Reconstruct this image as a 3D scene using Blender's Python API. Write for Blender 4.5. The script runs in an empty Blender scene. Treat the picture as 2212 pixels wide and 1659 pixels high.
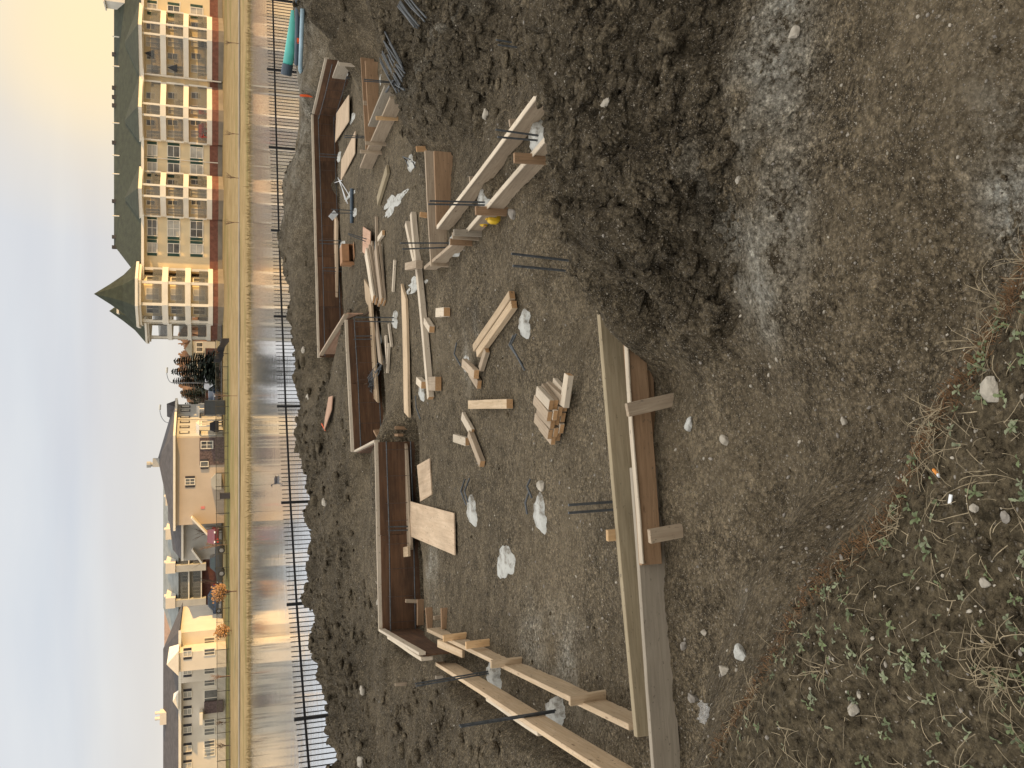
import bpy, bmesh, math, random
import numpy as np
from mathutils import Vector, Matrix
random.seed(7); rng = np.random.default_rng(7)
S = bpy.context.scene; COL = S.collection
# ---------------------------------------------------------------- camera model (photo held sideways: world up = image left)
FP = 1866.0; PT = math.atan2(656.0, FP); SP, CP = math.sin(PT), math.cos(PT)
def ray(x, y):
    U = 829.5 - y; V = x - 1106.0
    return Vector((U, FP*CP - V*SP, -FP*SP - V*CP))
def bp(x, y, z):
    d = ray(x, y); return d*(z/d.z)
def bpY(x, y, Y):
    d = ray(x, y); return d*(Y/d.y)
cam = bpy.data.cameras.new("camera"); co = bpy.data.objects.new("camera", cam); COL.objects.link(co)
cam.sensor_width = 36; cam.lens = 36*FP/2212.0; cam.clip_start = 0.05; cam.clip_end = 3000
M3 = Matrix(((0,1,0),(-SP,0,-CP),(-CP,0,SP)))
co.matrix_world = M3.to_4x4(); S.camera = co
# ---------------------------------------------------------------- world and sun
SUN_AZ = math.radians(108); SUN_EL = math.radians(10)
def nd(nt, t, **kw):
    n = nt.nodes.new(t)
    for k, v in kw.items(): setattr(n, k, v)
    return n
def lk(nt, a, b): nt.links.new(a, b)
def mth(nt, op, a, b=None, c=None, clamp=False):
    n = nd(nt, 'ShaderNodeMath', operation=op); n.use_clamp = clamp
    for i, v in enumerate((a, b, c)):
        if v is None: continue
        if isinstance(v, (int, float)): n.inputs[i].default_value = v
        else: lk(nt, v, n.inputs[i])
    return n.outputs[0]
def mixc(nt, f, a, b):
    n = nd(nt, 'ShaderNodeMix', data_type='RGBA')
    for i, v in ((0, f), (6, a), (7, b)):
        if isinstance(v, (int, float)): n.inputs[i].default_value = v
        elif isinstance(v, (tuple, list)): n.inputs[i].default_value = (*v[:3], 1)
        else: lk(nt, v, n.inputs[i])
    return n.outputs[2]
def rmp(nt, f, stops):
    n = nd(nt, 'ShaderNodeValToRGB'); e = n.color_ramp.elements
    while len(e) < len(stops): e.new(0.5)
    for i, (p, c) in enumerate(stops):
        e[i].position = p
        e[i].color = (c, c, c, 1) if isinstance(c, (int, float)) else (*c, 1)
    lk(nt, f, n.inputs[0]); return n.outputs[0]
def noise(nt, vec, sc, det=4, rough=.55, dist=0):
    n = nd(nt, 'ShaderNodeTexNoise'); n.inputs['Scale'].default_value = sc; n.inputs['Detail'].default_value = det
    n.inputs['Roughness'].default_value = rough; n.inputs['Distortion'].default_value = dist
    if vec is not None: lk(nt, vec, n.inputs['Vector'])
    return n.outputs[0]
def mapping(nt, vec, scale=(1,1,1), loc=(0,0,0), rot=(0,0,0)):
    n = nd(nt, 'ShaderNodeMapping'); lk(nt, vec, n.inputs[0])
    n.inputs['Scale'].default_value = scale; n.inputs['Location'].default_value = loc; n.inputs['Rotation'].default_value = rot
    return n.outputs[0]
W = bpy.data.worlds.new("World"); S.world = W; W.use_nodes = True
nt = W.node_tree; nt.nodes.clear()
sky = nd(nt, 'ShaderNodeTexSky'); sky.sky_type = 'NISHITA'; sky.sun_disc = False
sky.sun_elevation = SUN_EL; sky.sun_rotation = SUN_AZ
tc = nd(nt, 'ShaderNodeTexCoord'); sx = nd(nt, 'ShaderNodeSeparateXYZ'); lk(nt, tc.outputs['Generated'], sx.inputs[0])
X_, Y_, Z_ = sx.outputs
zc = mth(nt, 'ADD', mth(nt, 'MAXIMUM', Z_, 0.0), 0.16)
cx = nd(nt, 'ShaderNodeCombineXYZ'); lk(nt, mth(nt, 'DIVIDE', X_, zc), cx.inputs[0]); lk(nt, mth(nt, 'DIVIDE', Y_, zc), cx.inputs[1])
cl1 = noise(nt, mapping(nt, cx.outputs[0], (0.55, 1.0, 1), (3.1, 1.7, 0)), 1.1, 5, .52, .35)
cl2 = noise(nt, mapping(nt, cx.outputs[0], (0.8, 1.3, 1), (9.1, 4.7, 0)), 0.55, 3, .5)
f1 = rmp(nt, cl1, [(0.30, 0.0), (0.66, 1.0)])
f2 = rmp(nt, cl2, [(0.38, 0.0), (0.60, 1.0)])
# open sky blue to bright veil, then lavender-grey cloud bellies
c = mixc(nt, f1, (7.4, 7.95, 8.8), (8.8, 9.05, 9.4))
c = mixc(nt, mth(nt, 'MULTIPLY', f2, .55), c, (6.9, 7.0, 7.8))
# warmth near the horizon towards the low sun on the right
lowz = rmp(nt, Z_, [(0.0, 1.0), (0.11, .75), (0.28, 0.0)])
sidef = nd(nt, 'ShaderNodeMapRange', interpolation_type='SMOOTHSTEP'); lk(nt, X_, sidef.inputs[0])
sidef.inputs[1].default_value = -0.25; sidef.inputs[2].default_value = 0.55
c = mixc(nt, mth(nt, 'MULTIPLY', lowz, mth(nt, 'ADD', mth(nt, 'MULTIPLY', sidef.outputs[0], .09), .09)), c, (10.6, 8.9, 6.5))
vlow = rmp(nt, Z_, [(0.0, 1.0), (0.055, .6), (0.13, 0.0)])
c = mixc(nt, mth(nt, 'MULTIPLY', vlow, .70), c, (9.8, 8.9, 7.5))
# the glow spot in the veil low to the right
dp = nd(nt, 'ShaderNodeVectorMath', operation='DOT_PRODUCT'); lk(nt, tc.outputs['Generated'], dp.inputs[0])
g = ray(215, 40).normalized(); dp.inputs[1].default_value = g
spot = rmp(nt, dp.outputs['Value'], [(0.976, 0.0), (0.991, .32), (0.9995, 1.0)])
c = mixc(nt, mth(nt, 'MULTIPLY', spot, .85), c, (13.2, 10.4, 6.0))
# sky above the frame is brightened and warmed to light the pit
vm = nd(nt, 'ShaderNodeVectorMath', operation='SCALE'); lk(nt, c, vm.inputs[0])
ovm = nd(nt, 'ShaderNodeMapRange'); lk(nt, Z_, ovm.inputs[0])
ovm.inputs[1].default_value = .23; ovm.inputs[2].default_value = .62; ovm.inputs[3].default_value = 1.0; ovm.inputs[4].default_value = 2.2
lk(nt, ovm.outputs[0], vm.inputs['Scale'])
wt = nd(nt, 'ShaderNodeMapRange'); lk(nt, Z_, wt.inputs[0]); wt.inputs[1].default_value = .23; wt.inputs[2].default_value = .6
tn = mixc(nt, wt.outputs[0], (1, 1, 1), (1.06, .985, .87)); vt = nd(nt, 'ShaderNodeVectorMath', operation='MULTIPLY'); lk(nt, vm.outputs[0], vt.inputs[0]); lk(nt, tn, vt.inputs[1])
c = mixc(nt, .92, sky.outputs[0], vt.outputs[0])
bg = nd(nt, 'ShaderNodeBackground'); bg.inputs[1].default_value = 0.093; lk(nt, c, bg.inputs[0])
wo = nd(nt, 'ShaderNodeOutputWorld'); lk(nt, bg.outputs[0], wo.inputs[0])
sl = bpy.data.lights.new("sun", 'SUN'); sl.energy = 5.0; sl.angle = math.radians(.5); sl.color = (1.0, .62, .235)
so = bpy.data.objects.new("sun", sl); COL.objects.link(so)
sd = Vector((math.sin(SUN_AZ)*math.cos(SUN_EL), math.cos(SUN_AZ)*math.cos(SUN_EL), math.sin(SUN_EL)))
so.rotation_euler = sd.to_track_quat('Z', 'Y').to_euler(); so.location = (60, -20, 40)
S.view_settings.view_transform = 'Standard'; S.view_settings.look = 'None'; S.view_settings.gamma = 1; S.view_settings.exposure = 0.0
S.render.engine = 'CYCLES'
# ---------------------------------------------------------------- materials
def newmat(name):
    m = bpy.data.materials.new(name); m.use_nodes = True; nt = m.node_tree
    b = nt.nodes['Principled BSDF']; return m, nt, b
def setin(b, k, v):
    if isinstance(v, (tuple, list)): b.inputs[k].default_value = (*v[:3], 1)
    else: b.inputs[k].default_value = v
def bump(nt, b, h, dist=.01, st=.6):
    n = nd(nt, 'ShaderNodeBump'); n.inputs['Strength'].default_value = st; n.inputs['Distance'].default_value = dist
    lk(nt, h, n.inputs['Height']); lk(nt, n.outputs[0], b.inputs['Normal'])
def simple(name, col, rough=.7, sc=3.0, var=.25, bd=0.0, metal=0, coord='Object', bsc=None, spec=None):
    m, nt, b = newmat(name); t = nd(nt, 'ShaderNodeTexCoord').outputs[coord]
    f = rmp(nt, noise(nt, t, sc, 5), [(0.3, 0.0), (0.7, 1.0)])
    lk(nt, mixc(nt, f, tuple(x*(1-var) for x in col), tuple(min(1, x*(1+var)) for x in col)), b.inputs['Base Color'])
    b.inputs['Roughness'].default_value = rough; b.inputs['Metallic'].default_value = metal
    if spec is not None: b.inputs['Specular IOR Level'].default_value = spec
    if bd: bump(nt, b, noise(nt, t, bsc or sc*8, 4), bd)
    return m
def wood(name, c1, c2, stain=None, dens=1.0, rough=.8, st=.35):
    m, nt, b = newmat(name)
    oi = nd(nt, 'ShaderNodeObjectInfo'); t = nd(nt, 'ShaderNodeTexCoord').outputs['Object']
    off = nd(nt, 'ShaderNodeVectorMath', operation='SCALE'); off.inputs[0].default_value = (7.3, 3.1, 5.7); lk(nt, mth(nt, 'MULTIPLY', oi.outputs['Random'], 9.0), off.inputs['Scale'])
    ad = nd(nt, 'ShaderNodeVectorMath', operation='ADD'); lk(nt, t, ad.inputs[0]); lk(nt, off.outputs[0], ad.inputs[1])
    v = ad.outputs[0]
    gr = noise(nt, mapping(nt, v, (1.6*dens, 26*dens, 26*dens)), 2.2, 6, .6, .6)
    lg = noise(nt, mapping(nt, v, (1.2, 3.5, 3.5)), 1.6, 4, .6)
    spk = noise(nt, mapping(nt, v, (5, 9, 9)), 4.5, 4, .65)
    col = mixc(nt, rmp(nt, gr, [(.32, 0.0), (.68, 1.0)]), c1, c2)
    col = mixc(nt, rmp(nt, lg, [(.42, 0.0), (.75, st)]), col, stain or tuple(x*.45 for x in c1))
    # mud splashes
    col = mixc(nt, rmp(nt, spk, [(.62, 0.0), (.70, .75)]), col, (.10, .08, .055))
    # knots
    vo = nd(nt, 'ShaderNodeTexVoronoi'); lk(nt, mapping(nt, v, (1.5, 5, 5)), vo.inputs['Vector']); vo.inputs['Scale'].default_value = 1.7
    col = mixc(nt, rmp(nt, vo.outputs['Distance'], [(.035, .8), (.10, 0.0)]), col, (.11, .06, .03))
    rv = nd(nt, 'ShaderNodeMapRange'); lk(nt, oi.outputs['Random'], rv.inputs[0]); rv.inputs[3].default_value = .82; rv.inputs[4].default_value = 1.14
    sc = nd(nt, 'ShaderNodeVectorMath', operation='SCALE'); lk(nt, col, sc.inputs[0]); lk(nt, rv.outputs[0], sc.inputs['Scale'])
    lk(nt, sc.outputs[0], b.inputs['Base Color']); b.inputs['Roughness'].default_value = rough
    b.inputs['Specular IOR Level'].default_value = .25
    bump(nt, b, gr, .002, .5); return m
def dirt(name, c_lo, c_hi, pale=(.36, .35, .30), peb=1.0):
    m, nt, b = newmat(name); t = nd(nt, 'ShaderNodeTexCoord').outputs['Object']
    big = noise(nt, t, .55, 4, .6); mid = noise(nt, t, 5, 6, .65); fin = noise(nt, t, 38, 5, .7); ft = noise(nt, t, 130, 3, .6)
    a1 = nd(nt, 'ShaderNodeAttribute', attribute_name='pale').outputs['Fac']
    a2 = nd(nt, 'ShaderNodeAttribute', attribute_name='moist').outputs['Fac']
    a3 = nd(nt, 'ShaderNodeAttribute', attribute_name='humus').outputs['Fac']
    f = mth(nt, 'ADD', mth(nt, 'MULTIPLY', mid, .42), mth(nt, 'MULTIPLY', fin, .58))
    col = mixc(nt, rmp(nt, f, [(.415, 0.0), (.585, 1.0)]), c_lo, c_hi)
    col = mixc(nt, rmp(nt, big, [(.40, 0.0), (.68, .45)]), col, tuple(x*1.35 for x in c_hi))
    col = mixc(nt, mth(nt, 'MULTIPLY', a2, .74), col, mixc(nt, rmp(nt, f, [(.40, 0.0), (.60, 1.0)]), (.023, .0185, .0115), (.098, .079, .051)))
    col = mixc(nt, mth(nt, 'MULTIPLY', a3, .80), col, mixc(nt, rmp(nt, fin, [(.36, 0.0), (.66, 1.0)]), (.036, .029, .017), (.150, .119, .072)))
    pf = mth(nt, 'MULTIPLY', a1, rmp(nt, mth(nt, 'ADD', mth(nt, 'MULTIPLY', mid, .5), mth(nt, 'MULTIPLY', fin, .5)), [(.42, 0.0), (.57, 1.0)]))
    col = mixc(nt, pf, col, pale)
    # crumb structure: grains of different tone with dark gaps between them
    grh = None; patch = mth(nt, 'MULTIPLY', rmp(nt, noise(nt, t, 1.4, 5, .65), [(.34, .25), (.62, 1.0)]), mth(nt, 'SUBTRACT', 1.0, mth(nt, 'MULTIPLY', a3, .5)))
    for sc_, am in ((48, .30), (105, .36), (26, .18)):
        wv = nd(nt, 'ShaderNodeVectorMath', operation='ADD'); lk(nt, t, wv.inputs[0])
        vo = nd(nt, 'ShaderNodeTexVoronoi'); lk(nt, t, vo.inputs['Vector']); vo.inputs['Scale'].default_value = sc_; vo.inputs['Randomness'].default_value = 1
        sp = nd(nt, 'ShaderNodeSeparateColor'); lk(nt, vo.outputs['Color'], sp.inputs[0])
        gapf = rmp(nt, vo.outputs['Distance'], [(.45, 1.06), (.80, .80)])
        k = mth(nt, 'MULTIPLY', mth(nt, 'ADD', 1-am*.9, mth(nt, 'MULTIPLY', mth(nt, 'POWER', sp.outputs[0], 1.6), am*2.3)), gapf)
        k = mth(nt, 'ADD', 1.0, mth(nt, 'MULTIPLY', mth(nt, 'SUBTRACT', k, 1.0), patch))
        sv = nd(nt, 'ShaderNodeVectorMath', operation='SCALE'); lk(nt, col, sv.inputs[0]); lk(nt, k, sv.inputs['Scale']); col = sv.outputs[0]
        hh = mth(nt, 'MULTIPLY', mth(nt, 'SUBTRACT', mth(nt, 'ADD', 1.0, mth(nt, 'MULTIPLY', sp.outputs[1], .8)), vo.outputs['Distance']), 12.0/sc_)
        grh = hh if grh is None else mth(nt, 'ADD', grh, hh)
    # little stones pressed into the soil
    for sc_, th, rad, cc in ((42, .86, .30, (.23, .20, .155)), (95, .80, .34, (.25, .22, .175)), (170, .72, .36, (.24, .21, .17)), (19, .955, .15, (.31, .28, .22))):
        vo = nd(nt, 'ShaderNodeTexVoronoi'); lk(nt, t, vo.inputs['Vector']); vo.inputs['Scale'].default_value = sc_
        sp = nd(nt, 'ShaderNodeSeparateColor'); lk(nt, vo.outputs['Color'], sp.inputs[0])
        k = mth(nt, 'MULTIPLY', mth(nt, 'GREATER_THAN', sp.outputs[0], th), rmp(nt, vo.outputs['Distance'], [(rad*.75, 1.0), (rad, 0.0)]))
        k = mth(nt, 'MULTIPLY', k, mth(nt, 'MULTIPLY', mth(nt, 'SUBTRACT', 1.0, mth(nt, 'MULTIPLY', a3, .75)), peb))
        tint = mixc(nt, sp.outputs[1], tuple(x*.4 for x in cc), tuple(min(1, x*1.45) for x in cc))
        col = mixc(nt, k, col, tint)
    lk(nt, col, b.inputs['Base Color']); b.inputs['Roughness'].default_value = .95; b.inputs['Specular IOR Level'].default_value = .12
    h = mth(nt, 'ADD', mth(nt, 'MULTIPLY', grh, .35), mth(nt, 'MULTIPLY', mid, .6)); h = mth(nt, 'ADD', mth(nt, 'MULTIPLY', h, 1.0), mth(nt, 'ADD', mth(nt, 'MULTIPLY', fin, .5), mth(nt, 'MULTIPLY', ft, .22)))
    lump = noise(nt, t, 11, 7, .66, .4); h = mth(nt, 'ADD', h, mth(nt, 'MULTIPLY', lump, mth(nt, 'MULTIPLY', a2, 1.5)))
    bump(nt, b, h, .045, 1.0); return m
MT = {}
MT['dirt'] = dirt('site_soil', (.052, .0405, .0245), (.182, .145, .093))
MT['clod'] = dirt('clod_soil', (.066, .051, .032), (.150, .117, .076), peb=.5)
MT['wood'] = wood('pale_lumber', (.47, .34, .205), (.60, .465, .31))
MT['woodw'] = wood('weathered_lumber', (.33, .25, .17), (.45, .36, .255))
MT['woodg'] = wood('grey_lumber', (.31, .265, .20), (.41, .355, .275), st=.3)
MT['woodgreen'] = wood('treated_lumber', (.27, .215, .13), (.385, .32, .21))
MT['woodb'] = wood('brown_lumber', (.25, .155, .085), (.35, .225, .13))
MT['woodo'] = wood('fresh_lumber', (.55, .35, .17), (.68, .46, .25))
MT['woodt'] = wood('white_edge_lumber', (.54, .45, .33), (.66, .57, .44), st=.3)
MT['woodc'] = wood('cut_end', (.42, .235, .105), (.52, .32, .16), st=.2)
MT['plyb'] = wood('oiled_plywood', (.085, .043, .023), (.150, .080, .042), stain=(.035, .022, .014), dens=.5, st=.75)
MT['plyp'] = wood('plywood', (.47, .345, .225), (.60, .46, .315), dens=.5, st=.45)
MT['plypink'] = wood('reddish_plywood', (.42, .25, .16), (.54, .35, .24), dens=.5)
MT['rebar'] = simple('rebar_steel', (.085, .092, .096), .55, 30, .35, .001, metal=.35)
MT['rust'] = simple('rusty_steel', (.085, .055, .040), .7, 30, .4, .001, metal=.2)
m, nt, b = newmat('fresh_concrete'); t = nd(nt, 'ShaderNodeTexCoord').outputs['Object']; n1 = noise(nt, t, 9, 6, .7); n2 = noise(nt, t, 40, 4, .6)
cc = mixc(nt, n2, (.40, .40, .36), (.60, .60, .555)); lk(nt, mixc(nt, rmp(nt, n1, [(.50, 0.0), (.66, .85)]), cc, (.14, .115, .08)), b.inputs['Base Color']); b.inputs['Roughness'].default_value = .9; bump(nt, b, mth(nt, 'ADD', n1, n2), .02, .8); MT['conc'] = m
MT['black'] = simple('black_paint', (.012, .012, .013), .45, 5, .3)
MT['teal'] = simple('teal_pvc', (.09, .46, .385), .42, 4, .14)
MT['tealin'] = simple('pvc_bore', (.012, .09, .075), .6, 4, .2)
MT['cap'] = simple('slate_cap', (.05, .075, .10), .5, 6, .2)
MT['bluep'] = simple('pale_blue_pipe', (.30, .42, .48), .45, 4, .2)
MT['dkteal'] = simple('dark_teal_pipe', (.02, .09, .10), .45, 4, .2)
MT['yellow'] = simple('yellow_plastic', (.78, .50, .03), .5, 12, .15)
MT['orange'] = simple('orange_paint', (.85, .12, .02), .6, 12, .15)
MT['card'] = simple('cardboard', (.36, .19, .09), .85, 6, .15)
MT['white'] = simple('white_plastic', (.75, .77, .77), .5, 8, .12)
MT['stone'] = simple('pale_stone', (.40, .36, .29), .9, 14, .35, .012, bsc=60)
MT['stoned'] = simple('grey_stone', (.25, .225, .19), .9, 14, .35, .012, bsc=60)
MT['gravel'] = simple('gravel_mix', (.30, .265, .21), .9, 1.7, .6)
MT['leaf'] = simple('weed_leaf', (.10, .125, .048), .55, 22, .55)
MT['leafp'] = simple('weed_leaf_pale', (.185, .205, .115), .6, 22, .45)
MT['straw'] = simple('dry_straw', (.31, .25, .155), .8, 25, .6)
MT['moss'] = simple('dead_moss', (.16, .085, .035), .9, 9, .45)
# ---------------------------------------------------------------- object helpers
ORG = {}      # world origin of things built from world-space vertices
def tag(o, label=None, cat=None, group=None, kind=None):
    if label: o['label'] = label
    if cat: o['category'] = cat
    if group: o['group'] = group
    if kind: o['kind'] = kind
    return o
def empty(name, loc, label=None, cat=None, group=None):
    o = bpy.data.objects.new(name, None); COL.objects.link(o); o.location = loc; o.empty_display_size = .2
    ORG[o.name] = Vector(loc); return tag(o, label, cat, group)
class MB:
    def __init__(s): s.v = []; s.f = []
    def add(s, vs, fs):
        n = len(s.v); s.v += [Vector(q) for q in vs]; s.f += [[i+n for i in q] for q in fs]; return s
    def box(s, x0, x1, y0, y1, z0, z1):
        return s.add([(x0,y0,z0),(x1,y0,z0),(x1,y1,z0),(x0,y1,z0),(x0,y0,z1),(x1,y0,z1),(x1,y1,z1),(x0,y1,z1)],
                     [(0,3,2,1),(4,5,6,7),(0,1,5,4),(1,2,6,5),(2,3,7,6),(3,0,4,7)])
    def bar(s, a, b, w, t, up=(0,0,1)):
        a, b = Vector(a), Vector(b); d = (b-a).normalized(); u = Vector(up)
        if abs(d.dot(u)) > .98: u = Vector((0,1,0))
        r = d.cross(u).normalized()*(w/2); n = r.cross(d).normalized()*(t/2)
        vs = [p+q for p in (a, b) for q in (-r-n, r-n, r+n, -r+n)]
        return s.add(vs, [(0,3,2,1),(4,5,6,7),(0,1,5,4),(1,2,6,5),(2,3,7,6),(3,0,4,7)])
    def tube(s, pts, r, n=7, cap=True, r2=None):
        pts = [Vector(p) for p in pts]; m = len(pts); vs = []
        for i, p in enumerate(pts):
            d = (pts[min(i+1, m-1)]-pts[max(i-1, 0)]).normalized(); u = Vector((0,0,1)) if abs(d.z) < .9 else Vector((1,0,0))
            a = d.cross(u).normalized(); b = a.cross(d)
            rr = r if r2 is None else r+(r2-r)*i/max(1, m-1)
            vs += [p+a*math.cos(k*2*math.pi/n)*rr+b*math.sin(k*2*math.pi/n)*rr for k in range(n)]
        fs = [(i*n+k, i*n+(k+1) % n, (i+1)*n+(k+1) % n, (i+1)*n+k) for i in range(m-1) for k in range(n)]
        if cap: fs += [tuple(range(n))[::-1], tuple(range((m-1)*n, m*n))]
        return s.add(vs, fs)
    def prism(s, poly, z0, z1):     # poly: plan outline (x, y)
        n = len(poly); vs = [(x, y, z0) for x, y in poly]+[(x, y, z1) for x, y in poly]
        return s.add(vs, [tuple(range(n))[::-1], tuple(range(n, 2*n))]+[(i, (i+1) % n, n+(i+1) % n, n+i) for i in range(n)])
    def extr(s, poly, y0, y1):      # poly: front outline (x, z) pushed along y
        n = len(poly); vs = [(x, y0, z) for x, z in poly]+[(x, y1, z) for x, z in poly]
        return s.add(vs, [tuple(range(n)), tuple(range(n, 2*n))[::-1]]+[(i, n+i, n+(i+1) % n, (i+1) % n) for i in range(n)])
    def cone(s, poly, z0, apex):
        n = len(poly); return s.add([(x, y, z0) for x, y in poly]+[apex], [tuple(range(n))[::-1]]+[(i, (i+1) % n, n) for i in range(n)])
    def build(s, name, m, parent=None, smooth=False, loc=None):
        me = bpy.data.meshes.new(name); o0 = Vector((0,0,0))
        if parent is not None: o0 = ORG[parent.name]
        elif loc is not None: o0 = Vector(loc)
        me.from_pydata([tuple(v-o0) for v in s.v], [], s.f); me.materials.append(m)
        if smooth: me.polygons.foreach_set('use_smooth', [True]*len(me.polygons))
        bm = bmesh.new(); bm.from_mesh(me); bmesh.ops.recalc_face_normals(bm, faces=bm.faces); bm.to_mesh(me); bm.free()
        o = bpy.data.objects.new(name, me); COL.objects.link(o)
        if parent is not None: o.parent = parent
        else: o.location = o0
        ORG[o.name] = o0; return o
def np_mesh(name, v, f, m, smooth=True):
    me = bpy.data.meshes.new(name); nv, nf = len(v), len(f); k = f.shape[1]
    me.vertices.add(nv); me.vertices.foreach_set('co', np.ascontiguousarray(v, dtype=np.float32).ravel())
    me.loops.add(nf*k); me.loops.foreach_set('vertex_index', np.ascontiguousarray(f, dtype=np.int32).ravel())
    me.polygons.add(nf); me.polygons.foreach_set('loop_start', np.arange(0, nf*k, k, dtype=np.int32))
    me.polygons.foreach_set('loop_total', np.full(nf, k, dtype=np.int32))
    me.polygons.foreach_set('use_smooth', np.full(nf, smooth, dtype=bool))
    me.update(calc_edges=True); me.materials.append(m)
    o = bpy.data.objects.new(name, me); COL.objects.link(o); return o
# ---------------------------------------------------------------- noise on arrays
TAB = rng.random((256, 256)); TX = rng.random((256, 256)); TY = rng.random((256, 256)); TR = rng.random((256, 256))
def vnoise(x, y, sd=0):
    x = x+sd*17.31; y = y+sd*9.77; xi = np.floor(x).astype(int); yi = np.floor(y).astype(int); u = x-xi; v = y-yi
    u = u*u*u*(u*(u*6-15)+10); v = v*v*v*(v*(v*6-15)+10); a = xi & 255; b = yi & 255; a1 = (xi+1) & 255; b1 = (yi+1) & 255
    return (TAB[a, b]*(1-u)+TAB[a1, b]*u)*(1-v)+(TAB[a, b1]*(1-u)+TAB[a1, b1]*u)*v-.5
def fbm(x, y, sc, oc=4, sd=0, g=.52):
    t = 0; a = 1.0
    for i in range(oc):
        t = t+a*vnoise(x*sc, y*sc, sd+i*3); a *= g; sc *= 2.03
    return t
def billow(x, y, sc, oc=5, sd=0, g=.5):
    t = 0; a = 1.0
    for i in range(oc):
        t = t+a*np.abs(vnoise(x*sc+i*1.7, y*sc-i*2.3, sd+i*5)); a *= g; sc *= 2.07
    return t
def worley(x, y, sc, sd=0):
    x = x*sc+sd*7.7; y = y*sc+sd*3.3; xi = np.floor(x).astype(int); yi = np.floor(y).astype(int)
    f1 = np.full(x.shape, 9.0); f2 = np.full(x.shape, 9.0); cr = np.zeros(x.shape)
    for i in (-1, 0, 1):
        for j in (-1, 0, 1):
            a = (xi+i) & 255; b = (yi+j) & 255
            d = np.hypot(xi+i+TX[a, b]-x, yi+j+TY[a, b]-y); nr = d < f1
            f2 = np.where(nr, f1, np.minimum(f2, d)); cr = np.where(nr, TR[a, b], cr); f1 = np.where(nr, d, f1)
    return f1, f2, cr
# ---------------------------------------------------------------- terrain of the excavation: levels read off the photograph
CT = []
def ct(z, r, *pts):
    for x, y in pts:
        q = bp(x, y, z); CT.append((q.x, q.y, z, r))
def cw(z, r, *pts):
    for x, y in pts: CT.append((x, y, z, r))
F = -2.8
ct(F, .06, (880,700),(900,900),(905,1150),(950,1300),(1000,800),(1000,1000),(1000,1200),(1100,800),(1100,1000),(1100,1200),(1200,900),(1200,1100),
   (1200,1300),(1300,800),(1300,1000),(1300,1250),(1150,650),(1050,600),(900,500),(950,600),(850,400),(835,550),(810,300),(775,200),(768,330),(760,450),(760,560),(800,650),(870,820))
ct(F, .10, (1480,850),(1480,1000),(1480,1200),(1560,900),(1560,1100),(1560,1350),(1640,850),(1640,1000),(1640,1200),(1700,1150))
ct(F, .25, (1500,1450),(1490,1600),(1480,1750))
ct(-2.62, .10, (1700,500),(1700,200),(1700,0),(1850,0),(1850,300),(1850,600),(2000,0),(2000,300),(2150,0),(2150,250),(1700,-200),(2000,-200),(1640,680))
ct(-2.72, .10, (1850,850),(1800,1020),(2000,600),(1950,800))
ct(-2.53, .22, (1630,60),(1640,200),(1645,350),(1630,500),(1630,-200))
# lumpy clay berm over the right end of the near footing
ct(-2.58, .9, (1555,100),(1550,300),(1545,450),(1550,-200)); ct(-2.68, .8, (1530,620)); ct(-2.72, .6, (1515,705))
ct(-2.32, 1, (1460,100),(1460,300),(1440,450),(1460,-200)); ct(-2.42, 1, (1420,610)); ct(-2.50, 1, (1455,690))
ct(-2.14, 1, (1320,100),(1320,280),(1320,420),(1320,-200)); ct(-2.33, 1, (1335,580))
cr = [(1158,-200,-2.10),(1158,0,-2.10),(1166,150,-2.14),(1220,290,-2.26),(1236,400,-2.29),(1256,545,-2.33),(1275,640,-2.36),(1335,715,-2.44)]
for x, y, z in cr:
    ct(z, .8, (x, y)); q = bp(x, y, z); cw(-2.88, .4, (q.x-.05, q.y+.42))
for x, y, z in ((1355,738,-2.50),(1430,742,-2.54),(1495,742,-2.62)):
    ct(z, .9, (x, y)); q = bp(x, y, z); cw(-2.78, .3, (q.x-.17, q.y))
ct(-2.93, .6, (1112,60),(1100,150),(1095,220)); ct(-2.88, .4, (1105,420)); ct(-2.78, .4, (1130,480)); ct(-2.82, .3, (1190,470),(1180,580))
# heap with the bar bundles
ct(-2.86, .8, (1068,55),(1058,150),(1025,240),(1068,-150)); ct(-2.84, .7, (985,322),(1000,290)); ct(-2.62, 1, (1000,60),(990,150),(1000,-150)); ct(-2.44, 1, (925,70),(915,170),(925,-150)); ct(-2.60, 1, (930,290),(955,240))
hp = [(795,-150,-2.1),(800,0,-2.15),(814,67,-2.2),(834,117,-2.28),(858,207,-2.38),(886,285,-2.52),(900,318,-2.66)]
for x, y, z in hp:
    ct(z, .9, (x, y)); q = bp(x, y, z); cw(-2.84, .2, (q.x-.1, q.y+.75))
ct(-2.32, .9, (855,60)); ct(-2.42, .9, (880,150))
# bank at the far right and the flat ground behind it
ct(-1.95, 1, (690,55),(648,0),(640,-150)); ct(-2.0, 1, (702,100)); ct(-2.15, 1, (740,25),(735,-150)); ct(-2.4, .9, (742,90)); ct(-2.5, .9, (775,20)); ct(-2.78, .5, (790,100))
ct(-2.2, .04, (668,120),(668,200),(660,300)); ct(-2.3, .03, (645,120),(645,280),(648,330),(640,0),(635,-200))
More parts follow.
